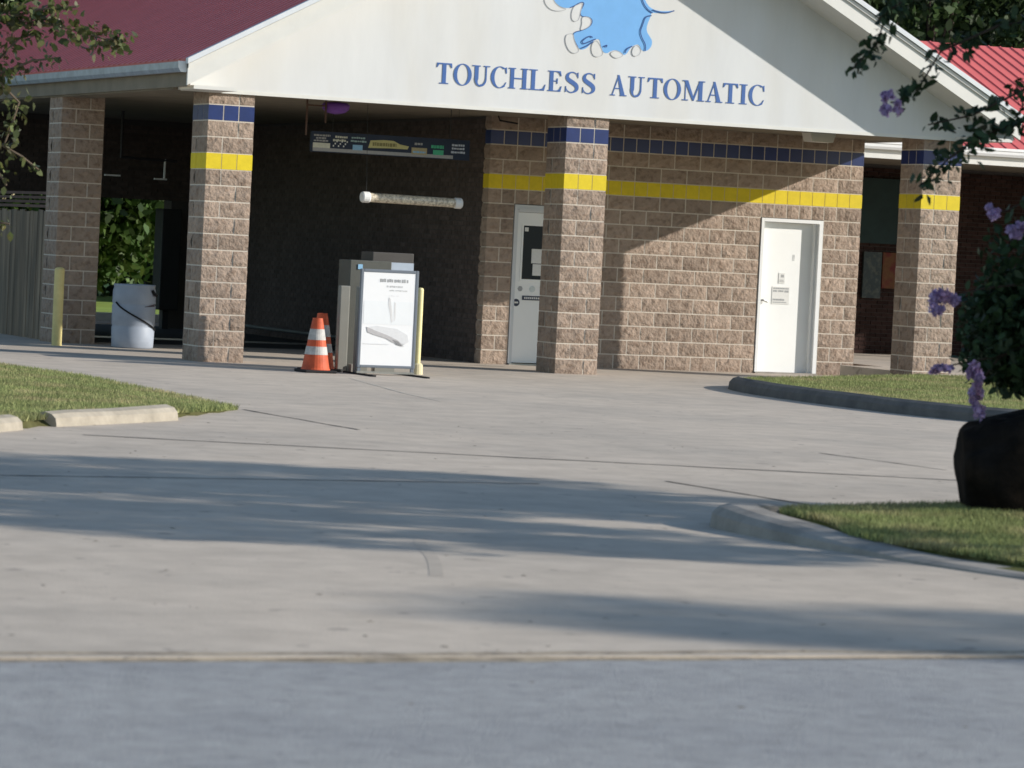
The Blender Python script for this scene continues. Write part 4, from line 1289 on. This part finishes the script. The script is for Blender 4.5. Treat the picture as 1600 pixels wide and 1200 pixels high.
def tree(name, lab, base, h, crown, ncl, nl, cr, lsz, m, trunk_r=.12, cat='tree', group=None, bark=BARK, low=.6):
    t = thing(name, lab, cat, base, 0, group)
    q, cs = clumpy((0, 0, crown[0]), crown[1], ncl, nl, cr, low)
    mb = MB()
    top = crown[0]
    mb.tube([(0, 0, -.1), (.05, .02, top*.35), (-.05, .05, top*.7), (0, 0, top)], [trunk_r*1.3, trunk_r, trunk_r*.75, trunk_r*.4], 9)
    for i, c_ in enumerate(cs[::max(1, len(cs)//14)]):
        a = Vector((0, 0, top*random.uniform(.35, .8)))
        b_ = Vector(c_); mid = (a+b_)/2+Vector((0, 0, .1*h/6))
        mb.tube([a, mid, b_], [trunk_r*.4, trunk_r*.25, trunk_r*.1], 6)
    mb.obj('trunk', bark, t)
    leaves(q, lsz, m, 'crown', t, .55)
    return t
# trees just right of the frame whose shade crosses the driveway
GS = 'crape myrtles along the right island'
tree('crape_myrtle', 'crape myrtle standing beyond the right edge, nearer the road', (1.2, -27.9, .05), 5, (3.5, (1.2, 1.3, 1.2)), 95, 95, .34, .10, LEAFD, .07, group=GS)
tree('crape_myrtle', 'crape myrtle beyond the right edge behind the boulder', (2.4, -25.7, .1), 5, (3.7, (1.5, 1.4, 1.4)), 110, 90, .36, .10, LEAFD, .07, group=GS)
tree('crape_myrtle', 'crape myrtle beyond the right edge beside the driveway joint', (4.2, -25.0, .1), 6, (4.3, (1.3, 1.1, 1.2)), 80, 90, .36, .10, LEAFD, .07, group=GS)
tree('street_tree', 'tall thin tree across the road, casting the nearest shade streak', (20.5, -42.6, 0), 13, (10.6, (1.0, .9, 1.5)), 40, 70, .45, .14, LEAFD, .16)

# tree at the left edge
lt = thing('leafy_tree', 'olive leafed tree reaching in over the roof at upper left', 'tree', (-7.9, -13.2, 0))
li = Vector((7.9, 13.2, 0))
BL = [[(-7.137, -13.705, 3.215), (-6.562, -13.955, 3.298), (-6.274, -14.083, 3.287), (-6.032, -14.191, 3.247), (-5.79, -14.301, 3.182), (-5.597, -14.387, 3.166)], [(-7.03, -13.768, 2.853), (-6.553, -13.973, 2.983), (-6.414, -14.027, 3.148), (-6.271, -14.087, 3.208)], [(-7.027, -13.774, 2.748), (-6.55, -13.98, 2.852), (-6.313, -14.079, 2.97), (-6.097, -14.173, 3.008)], [(-7.038, -13.753, 3.115), (-6.277, -14.077, 3.392), (-5.989, -14.202, 3.433)], [(-7.032, -13.765, 2.905), (-6.547, -13.984, 2.774), (-6.399, -14.056, 2.624), (-6.442, -14.044, 2.465), (-6.508, -14.024, 2.251)], [(-7.017, -13.794, 2.381), (-6.533, -14.012, 2.276), (-6.362, -14.091, 2.18), (-6.239, -14.15, 2.082)], [(-7.011, -13.805, 2.172), (-6.576, -14.0, 2.116), (-6.475, -14.052, 1.938)], [(-6.901, -13.874, 1.705), (-6.61, -14.005, 1.642), (-6.442, -14.08, 1.625)]]
mb = MB()
mb.tube([Vector(p)+li for p in [(-7.9, -13.2, -.1), (-7.85, -13.25, 1.2), (-7.8, -13.3, 2.5), (-7.9, -13.2, 4.2)]], [.13, .10, .08, .04], 9)
LL = []
for b_, n_, s_, z0 in zip(BL, [480, 100, 110, 240, 150, 50, 60, 50], [.10, .05, .05, .09, .085, .055, .09, .08], [2.7, 2.4, 2.3, 2.8, 2.5, 2.0, 1.9, 1.4]):
    mb.tube([Vector((-7.8, -13.28, z0))+li]+[Vector(q)+li for q in b_], [.022, .016]+[.012-.008*i/len(b_) for i in range(len(b_)-1)], 6)
    LL.append(along(b_, n_, s_))
mb.obj('trunk', BARK, lt)
q, _ = clumpy((-8.2, -13.2, 3.6), (1.0, 1.0, 1.1), 40, 50, .28, 1.5)
keep = q[:, 0] < -7.3
leaves(np.concatenate(LL+[q[keep]])+np.array(li), .07, LEAFO, 'crown', lt, .6)

# background: lawn, far kerb, trees
struct('rear_lawn', MB().box(-60, 80, 16.9, 60, -.05, .10), mat('lawn_base', (.24, .34, .07), 1, .2, 1.2))
struct('rear_lane', MB().box(-60, 80, 15.21, 16.5, -.05, .01), CONC)
tag(MB().box(-30, 40, 16.5, 16.8, -.05, .15).obj('kerb', mat('white_kerb', (.62, .62, .60), .9, .1, 4)), 'pale straight kerb behind the wash bay', 'kerb')
GT = 'trees standing behind the car wash'
specs = [((5.2, 24, 0), 7, (3.2, (2.6, 2.0, 2.9)), LEAF, 'leafy green tree seen through the open wash bay'),
         ((10.5, 27, 0), 8, (4.6, (2.8, 2.4, 3.8)), LEAF, 'green tree behind the store room'),
         ((1.0, 26, 0), 9, (4.8, (3.0, 2.4, 3.8)), LEAFB, 'dark tree behind the left end of the car wash'),
         ((19, 24, 0), 12, (7.2, (3.8, 2.6, 4.6)), LEAFB, 'tall dark tree rising above the gable and rear wing'),
         ((25, 25, 0), 12, (7.0, (4.0, 2.8, 5.0)), LEAFB, 'tall dark tree above the rear wing near the right edge'),
         ((31, 27, 0), 12, (7.0, (4.0, 2.8, 5.0)), LEAFB, 'dark tree furthest right above the rear wing'),
         ((14.5, 30, 0), 12, (6.5, (4.2, 2.8, 5.0)), LEAFB, 'dark tree between the others behind the roofs'),
         ((-4, 30, 0), 12, (6.5, (4.2, 2.8, 5.0)), LEAFB, 'dark tree at the upper left corner behind the roof')]
for b_, h, cr, m, lab in specs:
    tree('broadleaf_tree', lab, b_, h, cr, 150, 110, .8, .22, m, .2, group=GT, low=.7, bark=BARKD)
for k in range(9):
    tree('broadleaf_tree', 'dark tree in the far row behind the car wash roofs', (-12+k*6.2, 40+1.5*math.sin(k*2.1), 0), 16, (8.5, (4.4, 2.6, 6.6)), 150, 90, 1.15, .34, LEAFB, .25, group='far row of trees behind the car wash', low=.7, bark=BARKD)
# understory hedge mass closing the view behind the lawn
q, _ = clumpy((10, 33, 2.2), (34, 1.6, 2.6), 330, 60, .95, .2)
tag(leaves(q, .30, LEAFB, 'undergrowth', None, .6, kind='stuff'), 'dense dark undergrowth closing the view behind the lawn', 'undergrowth')
# power pole shadow caster is left out; distant treeline closes the horizon
